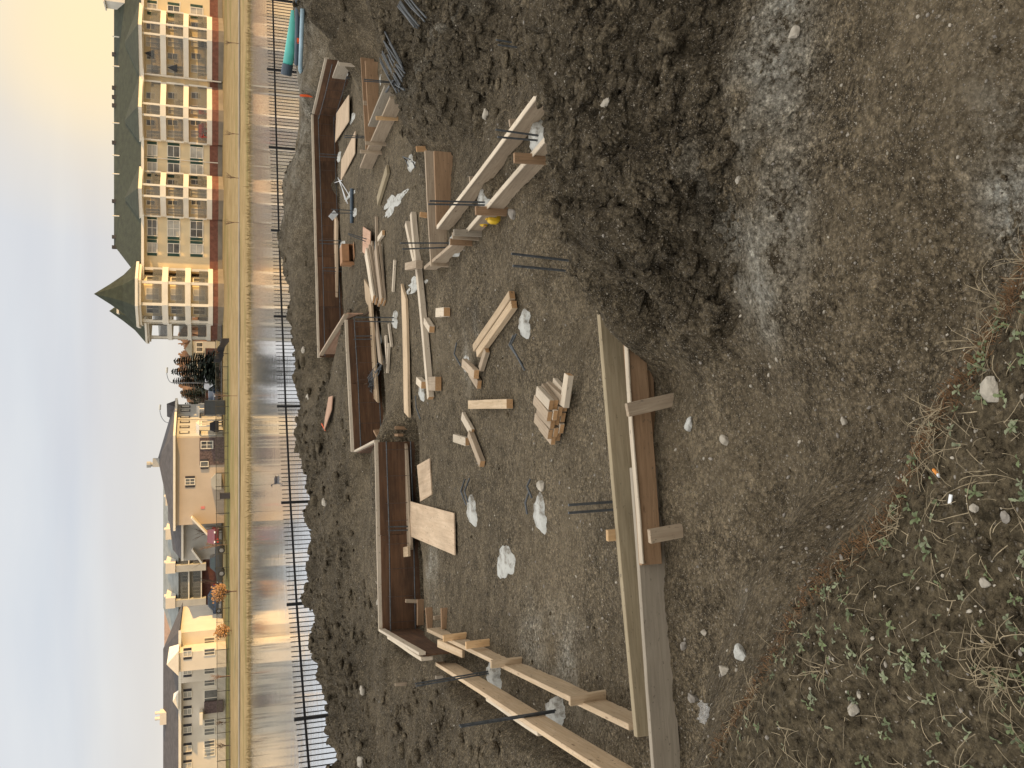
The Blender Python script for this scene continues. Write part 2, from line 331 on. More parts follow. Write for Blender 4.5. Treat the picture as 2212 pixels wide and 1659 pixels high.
# spoil berm along the fence
sb = [(640,345,-2.08),(622,400,-1.9),(616,520,-1.85),(617,553,-1.85),(623,603,-1.87),(631,690,-1.9),(636,750,-1.9),(638,803,-1.92),(648,860,-1.98),(646,946,-1.97),
      (660,1000,-2.0),(672,1050,-2.0),(671,1110,-2.0),(676,1180,-2.0),(668,1250,-1.86),(673,1320,-2.0),(684,1405,-2.0),(694,1465,-2.02),(712,1520,-2.08),(727,1556,-2.12),(715,1600,-2.1),(710,1659,-2.1),(700,1850,-2.1)]
for x, y, z in sb:
    ct(z, 1, (x, y)); q = bp(x, y, z); k_ = np.interp(y, [400, 800, 1300], [.40, -.35, -.80]); cw(-2.72, .3, (q.x+k_*1.2, q.y+math.sqrt(1-k_*k_)*1.25))
ct(-2.3, .5, (679,300)); ct(-2.34, .7, (680,400),(681,550),(686,700)); ct(-2.4, .7, (746,700),(752,800),(758,950)); ct(-2.18, .9, (695,850),(700,950))
ct(-2.44, .7, (806,1000),(812,1150),(816,1340)); ct(-2.24, .9, (740,1050),(740,1350)); ct(-2.18, .9, (735,1200)); ct(-2.24, .9, (765,1450)); ct(-2.28, .9, (785,1600))
ct(-2.5, .6, (850,1420)); ct(-2.42, .7, (855,1550)); ct(-2.56, .6, (905,1500),(950,1590)); ct(-2.62, .5, (1010,1520),(1060,1600)); ct(-2.62, .5, (1150,1680),(1200,1760)); ct(-2.38, .7, (1000,1800),(900,1750))
# grassy edge the photographer stands on
EDGE = [(2.6,-.55),(1.5,.35),(.75,.93),(.29,1.30),(.10,1.42),(-.075,1.57),(-.36,1.74),(-.53,1.95),(-.91,2.23),(-1.3,2.55),(-2.0,3.0)]
for i, (x, y) in enumerate(EDGE):
    cw(-1.56, .3, (x, y)); cw(-2.05, .25, (x+.62*.36, y+.78*.36)); cw(-2.70 if i < 9 else -2.3, .15, (x+.62*.85, y+.78*.85)); cw(-1.5, .3, (x-.62*.5, y-.78*.5))
cw(-1.5, .3, (0,0),(-1,1),(-2,1.6),(-3,2.4),(.2,.5),(-1.8,0),(0,-3.5),(-4,-3),(4,-3.5))
cw(-2.62, .1, (3,1.5),(4,.6),(3,3),(5,4),(5,7)); cw(-1.6, .3, (8,-3),(5,-2.2)); cw(-2.4, .5, (8,6),(8,10)); cw(-2.0, .5, (11,13),(13,18)); cw(-1.8, .4, (14,5)); cw(-2.3, .2, (15,25),(13,27))
cw(-2.2, .6, (-8,8),(-10,14)); cw(-1.6, .4, (-7,3),(-10,0)); cw(-2.6, .5, (-13,18),(-10,17)); cw(-2.3, .5, (-5.5,5),(-4.6,4)); cw(-2.2, .5, (-3.6,3.5))
# picket fence line and the slope to the pond
FEN = [(13.5,27.3),(11.4,26.5),(9.05,25.75),(6.6,24.95),(4.15,24.15),(1.75,23.1),(-.55,21.95),(-2.75,20.65),(-4.75,19.15),(-6.6,17.45),(-8.3,15.6)]
for x, y in FEN:
    cw(-2.78, .15, (x, y)); cw(-3.25, .2, (x-.9, y+2.2)); cw(-4.1, .2, (x-1.6, y+5)); cw(-4.6, .2, (x-2.4, y+9))
# flat floor or fill right beside each form, so that none of them is swallowed by the slopes
def pln(t0, t1, z): return bp(*t0, z), bp(*t1, z)
def beside(t0, t1, z, zf, zbk, f0=0., f1=1., n=5, d=.16):
    a, b = pln(t0, t1, z); e = (b-a); e.z = 0; e.normalize(); nn = Vector((-e.y, e.x, 0)); nn = nn if nn.y > 0 else -nn
    for i in range(n):
        q = a.lerp(b, f0+(f1-f0)*i/(n-1))
        if zf is not None: cw(zf, .1, (q.x-nn.x*d, q.y-nn.y*d)); cw(zf, .1, (q.x-nn.x*.75, q.y-nn.y*.75))
        if zbk is not None: cw(zbk, .5, (q.x+nn.x*d, q.y+nn.y*d))
beside((817,955), (826,1363), -2.35, -2.8, -2.47, n=14); beside((751,690), (765,975), -2.35, -2.8, -2.45, n=16); beside((677,247), (691,772), -2.35, -2.8, -2.40, n=34)
beside((707,128), (679,247), -2.35, -2.8, -2.40, n=9)
for t0, t1, f0 in (((779,125),(790,322),.0), ((788,132),(796,262),0), ((830,186),(795,271),.3), ((842,210),(777,361),.25), ((917,326),(930,575),.05), ((737,112),(718,167),.0)): beside(t0, t1, -2.57, F, F, f0, n=5)
for t0, t1, f0 in (((1143,228),(943,492),.24), ((1192,282),(916,579),.22)): beside(t0, t1, -2.57, -2.735, -2.735, f0, n=7, d=.12)
beside((1289,650), (1372,1592), -2.57, -2.765, -2.765, .06, n=9, d=.08); beside((1349,735), (1420,1750), -2.57, -2.755, -2.77, .06, n=9, d=.08)
CT = np.array(CT); CX, CY, CZ, CR = CT.T
def ker(d2): return np.sqrt(d2+.045)
A = ker((CX[:, None]-CX)**2+(CY[:, None]-CY)**2)-np.eye(len(CX))*.012
P = np.ones((len(CX), 1)); KK = np.block([[A, P], [P.T, np.zeros((1, 1))]])
WT = np.linalg.solve(KK, np.concatenate([CZ, [0]]))
def seg_d(x, y, a, b):
    ax, ay = a; bx, by = b; dx, dy = bx-ax, by-ay; t = np.clip(((x-ax)*dx+(y-ay)*dy)/(dx*dx+dy*dy), 0, 1)
    return np.hypot(x-ax-t*dx, y-ay-t*dy)
TRENCH = []   # (a, b, half width, depth)
def ptop(x, y, z):
    q = bp(x, y, z); return (q.x, q.y)
def hchunk(x, y, full=True):
    d2 = (x[:, None]-CX)**2+(y[:, None]-CY)**2
    z = ker(d2) @ WT[:-1]+WT[-1]
    w = 1/(d2+.05)**1.6; r = (w @ CR)/w.sum(1)
    for a, b, hw, dep in TRENCH:
        d = seg_d(x, y, a, b); k = np.clip((hw+.09-d)/.18, 0, 1); z = z-dep*k*k*(3-2*k); r = np.maximum(r, .25*k)
    wx = x+.16*fbm(x, y, 2.4, 4, 31); wy = y+.16*fbm(x, y, 2.4, 4, 47); rr = r*r
    z = z+(.03+.08*r)*fbm(x, y, .9, 3, 5)
    z = z+rr*.27*(billow(wx, wy, 1.5, 6, 3, .50)-.30)                       # heaped clods with creases between
    f1, f2, c1 = worley(wx*.85, wy*1.25, 3.7, 1); z = z+rr*((.11*(c1-.5)+.07*np.clip(.7-f1, 0, 1))*np.clip((f2-f1)/.10, 0, 1)-.065*np.exp(-((f2-f1)/.045)**2))
    f1, f2, c1 = worley(wx, wy, 8.5, 2); z = z+rr*(.032*(c1-.4)*np.clip((f2-f1)/.2, 0, 1)-.016*np.exp(-((f2-f1)/.07)**2))
    f1, f2, c1 = worley(x+.03*fbm(x, y, 12, 2, 4), y, 23., 3); z = z+(r*.014+.002)*np.clip(.55-f1, 0, 1)*c1
    z = z+rr*.065*(billow(wx+.05*fbm(x, y, 9, 2, 61), wy, 6.5, 4, 8, .58)-.3)
    z = z+(.006+.014*r)*fbm(x, y, 13, 4, 9, .62)
    return z, r
def hfun(x, y):
    x = np.atleast_1d(np.asarray(x, float)); y = np.atleast_1d(np.asarray(y, float)); zs = []; rs = []
    for i in range(0, len(x), 30000):
        a, b = hchunk(x[i:i+30000], y[i:i+30000]); zs.append(a); rs.append(b)
    return np.concatenate(zs), np.concatenate(rs)
def hz(x, y): return float(hfun([x], [y])[0][0])
YM = np.geomspace(.75, 34, 420)
def gp(x, y, dz=0.0):           # first point of the ground met by the line of sight of a photo position
    d = ray(x, y); X = YM*d.x/d.y; Zr = YM*d.z/d.y; g_, _ = hfun(X, YM); k = np.nonzero(Zr < g_)[0]
    if len(k) == 0: q = bp(x, y, F)
    else:
        i = k[0]; lo, hi = YM[max(i-1, 0)], YM[i]
        for _ in range(9):
            m_ = (lo+hi)/2
            if m_*d.z/d.y < hz(m_*d.x/d.y, m_): hi = m_
            else: lo = m_
        q = Vector((hi*d.x/d.y, hi, 0))
    q.z = hz(q.x, q.y)+dz; return q
# footing trenches
n0, n1 = bp(1330,640,F), bp(1398,1640,F)
TRENCH.append((ptop(1005,1440,-2.8), ptop(1340,1640,-2.8), .26, .22))
for t0, t1, hw in (((817,955),(826,1363),.27), ((751,690),(765,975),.30), ((677,247),(691,772),.36), ((707,128),(679,247),.25)):
    a, b = pln(t0, t1, -2.35); e = (b-a); e.z = 0; e.normalize(); nn = Vector((-e.y, e.x, 0)); nn = nn if nn.y > 0 else -nn; a, b = a-nn*hw*.9, b-nn*hw*.9
    TRENCH.append(((a.x, a.y), (b.x, b.y), hw, .33))
# mesh
Ys = list(np.linspace(-4, .85, 26)); yv = .87
while yv < 34: Ys.append(yv); yv += .0105*max(1.0, (yv/4.2))**1.45
Ys = np.array(Ys); s_f = np.linspace(-1.04, 1.04, 720); s_o = 1.04+np.linspace(.02, 1.3, 40)**1.3
SS = np.concatenate([-s_o[::-1], s_f, s_o]); gx = SS[None, :]*(.5*np.maximum(Ys, 0)+.95)[:, None]; gy = np.repeat(Ys[:, None], len(SS), 1)
hzv, hrv = hfun(gx.ravel(), gy.ravel())
nr, nc = gx.shape; idx = np.arange(nr*nc).reshape(nr, nc)
fc = np.stack([idx[:-1, :-1], idx[:-1, 1:], idx[1:, 1:], idx[1:, :-1]], -1).reshape(-1, 4)
vx, vy = gx.ravel(), gy.ravel()
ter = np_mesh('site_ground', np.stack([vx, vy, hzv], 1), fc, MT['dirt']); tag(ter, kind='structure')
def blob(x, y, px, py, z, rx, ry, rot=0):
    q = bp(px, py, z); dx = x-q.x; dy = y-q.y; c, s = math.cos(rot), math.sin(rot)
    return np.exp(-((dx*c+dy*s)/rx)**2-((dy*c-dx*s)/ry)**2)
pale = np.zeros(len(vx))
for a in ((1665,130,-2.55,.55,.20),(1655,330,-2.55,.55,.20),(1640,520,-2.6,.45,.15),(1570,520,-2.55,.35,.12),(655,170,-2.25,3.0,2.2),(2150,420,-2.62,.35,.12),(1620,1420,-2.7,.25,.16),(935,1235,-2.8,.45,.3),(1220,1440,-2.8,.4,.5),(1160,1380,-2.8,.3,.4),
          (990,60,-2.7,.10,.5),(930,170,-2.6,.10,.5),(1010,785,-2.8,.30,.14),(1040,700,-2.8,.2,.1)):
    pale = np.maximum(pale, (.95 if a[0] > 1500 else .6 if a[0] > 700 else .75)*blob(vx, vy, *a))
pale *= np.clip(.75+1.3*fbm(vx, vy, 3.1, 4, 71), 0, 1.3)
ex, ey = np.array(EDGE).T
dd = np.min(np.stack([seg_d(vx, vy, EDGE[i], EDGE[i+1]) for i in range(len(EDGE)-1)]), 0)
side = np.interp(vx, ex[::-1], ey[::-1]); hum = np.clip(.5+np.where(vy < side, dd, -dd)/.16+.8*fbm(vx, vy, 6, 3, 13), 0, 1)
hum = np.where((vx < -1.9) & (vy > 2.6), 0, hum)
moist = np.clip(hrv*1.25-.06+.3*fbm(vx, vy, .8, 3, 77), 0, 1)
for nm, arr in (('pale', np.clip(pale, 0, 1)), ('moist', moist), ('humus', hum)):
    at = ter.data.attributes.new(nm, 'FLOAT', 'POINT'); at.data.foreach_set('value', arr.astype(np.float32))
# ---------------------------------------------------------------- the wider ground, the pond and its far bank
def ground_z(X, Y):
    if Y < 82: 
        side = max(abs(X)-95, 0); 
        z = -4.8+min(3.1, side*.12)
        if Y < 4: z = max(z, -4.8+min(2.9, (4-Y)*.18))
        if Y > 74: z += (Y-74)*.15
        return z
    if Y < 118: return -3.6+(Y-82)*.0528
    return -1.70
xs = sorted(set([-900,-500,-300,-200]+list(range(-140, 150, 5))+[200,300,500,900])); ys = sorted(set([-200,-100,-60,-40,-20,-10,0,10,20,30,40,50,60,70,74,76,78,79,80,81,82,83,84,85,86,88,90,92,94,96,98,100,103,106,109,112,115,118,125,140,160,200,300,500,900,1500]))
mb = MB(); vs = [(x, y, ground_z(x, y)+(random.uniform(-.06, .06) if 79 < y < 117 else 0)) for y in ys for x in xs]; n = len(xs)
mb.add(vs, [(j*n+i, j*n+i+1, (j+1)*n+i+1, (j+1)*n+i) for j in range(len(ys)-1) for i in range(n-1)])
m, nt, b = newmat('dormant_turf'); t = nd(nt, 'ShaderNodeTexCoord').outputs['Object']
f = noise(nt, t, .35, 6, .65); g2 = noise(nt, mapping(nt, t, (.05, .35, 1)), 1.2, 4, .6); h2 = noise(nt, mapping(nt, t, (.6, 3, 3)), 2.2, 5, .7)
cc = mixc(nt, rmp(nt, f, [(.35, 0.0), (.65, 1.0)]), (.265, .20, .10), (.365, .28, .15))
cc = mixc(nt, rmp(nt, g2, [(.52, 0.0), (.66, .75)]), cc, (.16, .16, .055))
cc = mixc(nt, rmp(nt, h2, [(.4, 0.0), (.62, .5)]), cc, (.23, .16, .07))
sy = nd(nt, 'ShaderNodeSeparateXYZ'); lk(nt, t, sy.inputs[0])
wob = mth(nt, 'ADD', sy.outputs[1], mth(nt, 'MULTIPLY', mth(nt, 'SUBTRACT', g2, .5), 5.0))
wet = rmp(nt, mth(nt, 'DIVIDE', mth(nt, 'SUBTRACT', wob, 78), 10), [(.12, .9), (.33, .55), (.52, .0)])
cc = mixc(nt, wet, cc, (.13, .10, .045))
gb = rmp(nt, mth(nt, 'DIVIDE', mth(nt, 'SUBTRACT', wob, 104), 16), [(.0, .0), (.25, .55), (.55, .35), (.8, .0)])
lf = nd(nt, 'ShaderNodeMapRange', interpolation_type='SMOOTHSTEP'); lk(nt, sy.outputs[0], lf.inputs[0]); lf.inputs[1].default_value = 8; lf.inputs[2].default_value = -4
cc = mixc(nt, mth(nt, 'MULTIPLY', gb, lf.outputs[0]), cc, (.085, .14, .03))
lk(nt, cc, b.inputs['Base Color']); b.inputs['Roughness'].default_value = .95; b.inputs['Specular IOR Level'].default_value = .1
bump(nt, b, h2, .12, .6)
tag(mb.build('ground', m), kind='structure')
WZ = -3.6
m, nt, b = newmat('pond_water'); t = nd(nt, 'ShaderNodeTexCoord').outputs['Object']
setin(b, 'Base Color', (.62, .66, .70)); b.inputs['Roughness'].default_value = .04; b.inputs['IOR'].default_value = 1.45; b.inputs['Metallic'].default_value = .72
w1 = noise(nt, mapping(nt, t, (.55, 1.1, 1)), .9, 3, .5, .4); w2 = noise(nt, mapping(nt, t, (1.0, 2.2, 1)), 3.2, 3, .55)
bump(nt, b, mth(nt, 'ADD', mth(nt, 'MULTIPLY', w1, .8), mth(nt, 'MULTIPLY', w2, .30)), .010, 1.0)
mb = MB(); mb.add([(-110, 12, WZ), (110, 12, WZ), (110, 83.5, WZ), (-110, 83.5, WZ)], [(0, 1, 2, 3)])
tag(mb.build('pond_water', m), kind='structure')
# ---------------------------------------------------------------- lumber
MW = {}
def plank(name, a, b, w, t, m, up=(0,0,1), bev=.003, warp=.003, poly=None, end=None, over=None):
    """a sawn board between the centres of its two ends; w lies across, t along up"""
    a, b = Vector(a), Vector(b); d = b-a; L = d.length; xax = d/L; u = Vector(up)
    yax = u.cross(xax).normalized(); zax = xax.cross(yax)
    Mx = Matrix((xax, yax, zax)).transposed().to_4x4(); Mx.translation = (a+b)/2
    bm = bmesh.new(); bmesh.ops.create_cube(bm, size=1)
    for v in bm.verts: v.co = (v.co.x*L, v.co.y*w, v.co.z*t)
    if over:                     # skewed ends: over = (start shift, end shift) of the +y edge
        for v in bm.verts:
            if v.co.y > 0: v.co.x += over[0] if v.co.x < 0 else over[1]
    ends = [f for f in bm.faces if abs(f.normal.x) > .8]
    if end is not None:
        for f in ends: f.material_index = 1
    if bev: bmesh.ops.bevel(bm, geom=list(bm.edges), offset=min(bev, t*.2), segments=1, affect='EDGES')
    if L > .7:
        n = max(2, int(L/.35)); es = [e for e in bm.edges if abs(e.verts[0].co.x-e.verts[1].co.x) > L*.6]
        bmesh.ops.subdivide_edges(bm, edges=es, cuts=n, use_grid_fill=True)
        p1, p2, s1, s2 = random.random()*6, random.random()*6, random.uniform(.4, 1)*warp, random.uniform(-1, 1)*warp
        for v in bm.verts:
            q = v.co.x/L*math.pi
            v.co.z += s1*math.sin(2*q+p1)*1.2; v.co.y += s2*math.sin(q*2.3+p2)
    me = bpy.data.meshes.new(name); bm.to_mesh(me); bm.free(); me.materials.append(m)
    if end is not None: me.materials.append(end)
    o = bpy.data.objects.new(name, me); COL.objects.link(o); o.matrix_world = Mx; MW[o.name] = Mx.copy(); ORG[o.name] = Mx.translation.copy(); return o
def under(c, p):
    c.parent = p; c.matrix_parent_inverse = MW[p.name].inverted() if p.name in MW else Matrix.Translation(-ORG[p.name]); return c
BG = 'loose timber offcuts on the pit floor'; FG = 'edge boards forming the footings'; SG = 'dark plywood wall forms'
def flat(p0, p1, w, t, m, label, name='board', cat='board', group=BG, lift=0.0, dz=(0, 0), zf=None, **kw):
    a, b = (gp(*p0), gp(*p1)) if zf is None else (bp(*p0, zf), bp(*p1, zf)); mid = hz((a.x+b.x)/2, (a.y+b.y)/2)
    k = max(0, mid-(a.z+b.z)/2)*.7 if zf is None else 0
    a.z += t/2+.012+lift+k+dz[0]; b.z += t/2+.012+lift+k+dz[1]
    return tag(plank(name, a, b, w, t, m, **kw), label, cat, group)
def edge_form(t0, t1, zt, h, th, m, label=None, name='form_board', cat='form board', group=FG, zt1=None, **kw):
    a, b = bp(*t0, zt), bp(*t1, zt if zt1 is None else zt1); a.z -= h/2; b.z -= h/2
    o = plank(name, a, b, th, h, m, **kw)
    return tag(o, label, cat, group) if label else o
def stake(base, top, w, t, m, parent=None, label=None, z=None, name='stake', on=None):
    if on:
        a, b = bp(*on[0], on[2]), bp(*on[1], on[2]); e = (b-a); e.z = 0; e.normalize(); nn = Vector((e.y, -e.x, 0)); nn = nn if nn.y < 0 else -nn
        a = a+nn*(.022+t/2+.012); d = ray(*top); k = d.x/d.y; Yb = (a.x-a.y*e.x/e.y)/(k-e.x/e.y) if abs(e.y) > 1e-4 else a.y
        B = bpY(*base, Yb); Tt = bpY(*top, Yb); B.z = min(B.z, hz(B.x, B.y))-.1
    else:
        B = gp(*base) if z is None else bp(*base, z); Tt = bpY(*top, B.y); B.z -= .12
    o = plank(name, B, Tt, w, t, m, up=(0, -1, 0), warp=.001)
    if parent is not None: under(o, parent)
    else: tag(o, label, 'stake', 'timber stakes of the formwork')
    return o
# near footing
o = edge_form((1289,650), (1372,1592), -2.57, .20, .048, MT['woodgreen'], 'long greenish form board on edge at the near side of the pit floor')
stake((1378,1150), (1311,1157), .075, .035, MT['woodo'], o)
o = edge_form((1362,1010), (1424,1850), -2.575, .19, .040, MT['woodg'], 'long grey form board on edge, bare and pale topped, nearest the weedy bank')
o = edge_form((1349,735), (1384,1221), -2.565, .145, .040, MT['woodb'], 'reddish brown form board on edge with two stakes leaning on its near face')
stake((1452,856), (1354,886), .085, .035, MT['woodw'], o); stake((1472,1141), (1402,1159), .085, .035, MT['woodw'], o)
lt = edge_form((1350,740), (1384,1218), -2.56, .012, .046, MT['woodt'], name='top_edge', group=None); under(lt, o)
edge_form((1383,800), (1392,1000), -2.685, .09, .03, MT['woodb'], 'short dark brown board low behind the staked brown form board')
# left footing
o = edge_form((922,1361), (1358,1571), -2.57, .20, .042, MT['wood'], 'tan form board on edge with four stakes, on the left of the pit floor')
for b_, t_, mm in (((1006,1372),(957,1379),'woodo'),((1056,1387),(1006,1394),'woodo'),((1126,1427),(1060,1435),'wood'),((1308,1500),(1230,1514),'wood')):
    stake(b_, t_, .07, .035, MT[mm], o)
sp = flat((985,1385), (1040,1408), .09, .038, MT['wood'], None, name='splice', cat=None, group=None, lift=.18); under(sp, o)
o = edge_form((941,1434), (1330,1686), -2.56, .20, .042, MT['wood'], 'tan form board on edge without stakes, outermost one beside the left dirt slope')
sp = edge_form((1049,1510), (1160,1586), -2.59, .10, .036, MT['woodt'], name='splice', group=None); under(sp, o)
# dark plywood wall forms stepping along the far side
def wall_form(t0, t1, label, zt=-2.35, h=.78, m='plyb', ties=6, back=1, edge='woodt'):
    a, b = bp(*t0, zt), bp(*t1, zt); d = (b-a).normalized(); nrm = Vector((-d.y, d.x, 0))
    if nrm.y < 0: nrm = -nrm
    nrm *= back
    o = empty('wall_form', ((a.x+b.x)/2, (a.y+b.y)/2, zt-h), label, 'wall form', SG)
    L = (b-a).length; n = max(1, round(L/1.22)); 
    for i in range(n):
        p, q = a.lerp(b, i/n), a.lerp(b, (i+1)/n); off = Vector((0, 0, -h/2-.003*(i % 2)))
        s = plank('plywood_sheet', p+off+d*.002+nrm*.002*(i % 3), q+off-d*.002+nrm*.002*(i % 3), .019, h, MT[m], warp=.002); under(s, o)
    e = plank('top_edge', a+Vector((0, 0, .008))+nrm*.028, b+Vector((0, 0, .008))+nrm*.028, .036, .085, MT[edge], warp=.001); under(e, o)
    if ties:
        for zz in (-.10, -.46):
            p, q = a-nrm*.10+Vector((0, 0, zz)), b-nrm*.10+Vector((0, 0, zz))
            r = MB().tube([p, p.lerp(q, .5)+Vector((0, 0, -.012)), q], .009).build('rebar', MT['rebar']); ORG[r.name] = Vector((0,0,0)); under(r, o)
        for i in range(ties):
            k = (i+.5+random.uniform(-.2, .2))/ties; p = a.lerp(b, k)
            r = MB().tube([p-nrm*.012+Vector((0, 0, -.09)), p-nrm*.115+Vector((0, 0, -.11)), p-nrm*.115+Vector((0, 0, -.50)), p-nrm*.02+Vector((0, 0, -.53))], .005, 5).build('tie', MT['rust']); ORG[r.name] = Vector((0,0,0)); under(r, o)
    return o
wall_form((817,955), (826,1363), 'dark brown plywood wall form nearest the camera, behind the long plank and plywood sheet', ties=8)
wall_form((826,1365), (914,1417), 'short brown plywood return closing the left end of the nearest wall form', h=.5, ties=0)
edge_form((836,1376), (909,1424), -2.33, .14, .045, MT['woodt'], 'short white topped board outside the left corner of the wall forms', name='form_board')
wall_form((772,978), (815,957), 'short return panel with a white top edge between two wall forms, above the stubby stakes', h=.5, ties=0)
wall_form((751,690), (765,975), 'dark brown plywood wall form with a rebar cage, middle one of the stepped row', ties=7)
wall_form((694,764), (749,676), 'pinkish plywood return panel slanting between two stepped wall forms', h=.55, m='plypink', ties=0, back=-1, edge='woodw')
wall_form((677,247), (691,772), 'longest dark plywood wall form, farthest back along the spoil berm', ties=14)
wall_form((707,128), (679,247), 'angled plywood wall form with a white top edge at the right end of the row', ties=6, back=1)
# stepping boards right of it
o = edge_form((737,112), (718,167), -2.46, .27, .04, MT['woodg'], 'short grey board on edge beside the angled wall form, under the dirt bank')
stake((760,140), (732,138), .06, .03, MT['woodt'], o)
o = edge_form((729,108), (737,118), -2.44, .16, .04, MT['woodg'], 'stubby grey board end poking from the dirt bank')
# cross footing on the right, far
o = edge_form((779,125), (790,322), -2.57, .24, .04, MT['woodb'], 'longer brown form board on edge across the far right of the pit')
o = edge_form((788,132), (796,262), -2.59, .24, .04, MT['woodb'], 'brown form board partly behind the grey slanting board at far right')
stake((818,226), (785,222), .07, .03, MT['woodw'], o)
edge_form((830,186), (795,271), -2.56, .25, .04, MT['woodg'], 'smooth grey form board slanting out of the dirt heap at far right')
o = edge_form((842,210), (777,361), -2.565, .22, .04, MT['woodw'], 'pale tan form board with orange stake slanting below the dirt heap at far right')
for b_, t_, mm in (((854,255),(812,255),'woodo'),((831,311),(789,309),'woodw'),((813,329),(778,327),'woodw')): stake(b_, t_, .06, .03, MT[mm], o, on=((842,210),(777,361),-2.565))
# right footing, near
o = edge_form((917,326), (930,575), -2.57, .24, .042, MT['woodw'], 'tan form board on edge crossing to the slanting footing, farther of two parallel boards')
for b_, t_ in (((918,319), (899,322)), ((921,467), (907,463))): stake(b_, t_, .07, .03, MT['woodc'], o)
o = edge_form((937,327), (942,490), -2.60, .27, .042, MT['woodb'], 'brown form board on edge crossing to the slanting footing, nearer of two parallel boards')
stake((958,452), (942,455), .08, .035, MT['woodw'], o)
o = edge_form((1170,192), (943,492), -2.57, .175, .042, MT['woodw'], 'long pale form board slanting from the clay berm, inner one beside the crossing boards')
lt = edge_form((1169,193), (944,491), -2.562, .014, .050, MT['woodt'], name='top_edge', group=None); under(lt, o)
for b_, t_ in (((1120,262), (1100,266)), ((1030,387), (1014,388))): stake(b_, t_, .07, .03, MT['woodw'], o)
o = edge_form((1222,247), (1003,503), -2.57, .170, .042, MT['woodw'], 'long pale form board slanting from the clay berm with two brown stakes, outer one')
lt = edge_form((1221,248), (1004,502), -2.562, .014, .050, MT['woodt'], name='top_edge', group=None); under(lt, o)
for b_, t_, mm in (((1178,342),(1110,341),'woodb'),((1086,456),(1027,455),'woodb')): stake(b_, t_, .085, .035, MT[mm], o, on=((1192,282),(1003,503),-2.57))
o = edge_form((1003,503), (916,579), -2.585, .180, .042, MT['woodw'], 'shorter pale form board continuing the outer slanting board, with three stakes at the corner')
for b_, t_, mm in (((1038,504),(980,502),'woodg'),((1038,513),(977,509),'woodw'),((1026,525),(972,522),'woodb')): stake(b_, t_, .07, .035, MT[mm], o, on=((1003,503),(916,579),-2.585))
flat((909,577), (935,572), .1, .09, MT['woodw'], 'grey timber end sticking out at the corner of the slanting form boards', name='block', cat='wood block', lift=.12)
# stakes in the left corner and by the middle return
for i, (b_, t_, lb) in enumerate((((905,1301),(876,1298),'slim stake at the left corner of the nearest wall form, farthest of three crosses'), ((926,1320),(902,1322),'short stake standing in the middle of three crossed braces at the left corner'), ((968,1331),(937,1335),'pale stake at the front of three crossed braces at the left corner'))):
    stake(b_, t_, .05, .035, MT['woodw'], label=lb, z=-2.85)
for (a_, b_), lb in zip((((908,1295),(908,1350)), ((926,1312),(930,1360)), ((960,1313),(961,1358))), ('brown brace board laid behind the left corner stakes', 'brown brace board laid between the left corner stakes', 'grey brace board laid in front of the left corner stakes')):
    p, q = bp(*a_, -2.72), bp(*b_, -2.72); tag(plank('brace', p, q, .04, .09, MT['woodb']), lb, 'brace board', 'crossed braces at the left corner')
for a_, b_, lb in (((812,930),(826,955),'rusty brown brace board at the foot of the middle return panel'), ((838,938),(866,940),'brown stub brace beside the dowels of the middle return panel')):
    p, q = bp(*a_, -2.62), bp(*b_, -2.66); tag(plank('brace', p, q, .04, .09, MT['woodb']), lb, 'brace board', 'braces by the middle return')
stake((868,925), (853,924), .05, .04, MT['woodb'], label='brown stub stake beside the dowels of the middle return panel')
stake((878,1478), (853,1479), .04, .03, MT['woodw'], label='lone stake outside the left corner of the wall forms')
stake((958,1463), (941,1463), .04, .03, MT['woodg'], label='grey stake in the left trench by the outer tan board')
# ---------------------------------------------------------------- loose timber
flat((878,608), (885,889), .29, .04, MT['wood'], 'long wide plank lying flat beside the very long thin two by four', over=(.30, .10))
flat((900,462), (939,860), .10, .075, MT['woodt'], 'very long thin two by four running from the right footing to two orange blocks', end=MT['woodc'])
flat((888,483), (909,578), .09, .07, MT['woodt'], 'two by four lying beside the long one near the corner of the slanting form boards', end=MT['woodc'])
flat((876,919), (890,1188), .30, .04, MT['woodw'], zf=F+.01, label='weathered plank lying along the edge of the nearest wall form', over=(.35, .0))
flat((886,1192), (896,1190), .14, .04, MT['wood'], zf=F+.05, label= 'small pale offcut at the left end of the weathered plank', name='block', cat='wood block', lift=.05)
flat((730,461), (729,634), .38, .05, MT['plyp'], zf=F, label= 'long pale mud spattered plank along the farthest wall form', over=(.2, .1))
flat((797,590), (814,845), .50, .04, MT['wood'], zf=F+.01, label='long tan plank half under the middle wall form, with a bent bar lying on it', over=(.45, .3))
flat((799,782), (800,832), .09, .05, MT['woodt'], 'narrow stick lying on the long tan plank by the middle wall form', lift=.045)
flat((822,690), (832,768), .24, .03, MT['woodw'], 'slanted pointed panel strip lying beside two round pile tops', over=(-.6, .62), lift=.06)
for a_, b_, lb in (((845,700),(851,748),'thin lath slanting beside the long plank, right of two others'), ((838,725),(841,785),'thin lath lying left of the slanting one'), ((845,741),(842,806),'thin lath lying against its neighbour near the wire tangle'), ((858,562),(854,630),'pair of thin white laths lying parallel to the plank stack')):
    flat(a_, b_, .055, .04, MT['woodt'], lb, name='lath', cat='lath')
flat((818,468), (819,538), .06, .05, MT['woodw'], 'thin grey stick in front of the small tilted plywood sheet')
flat((833,503), (823,517), .09, .05, MT['woodt'], 'short block leaning against the thin grey stick', name='block', cat='wood block', end=MT['woodc'])
flat((843,366), (822,436), .17, .05, MT['woodgreen'], 'greenish muddy plank lying alone beside the white slurry streak')
flat((1037,752), (1117,637), .085, .062, MT['wood'], 'right one of two parallel beams lying diagonally on the open floor', name='beam', cat='beam', end=MT['woodc'], bev=.004)
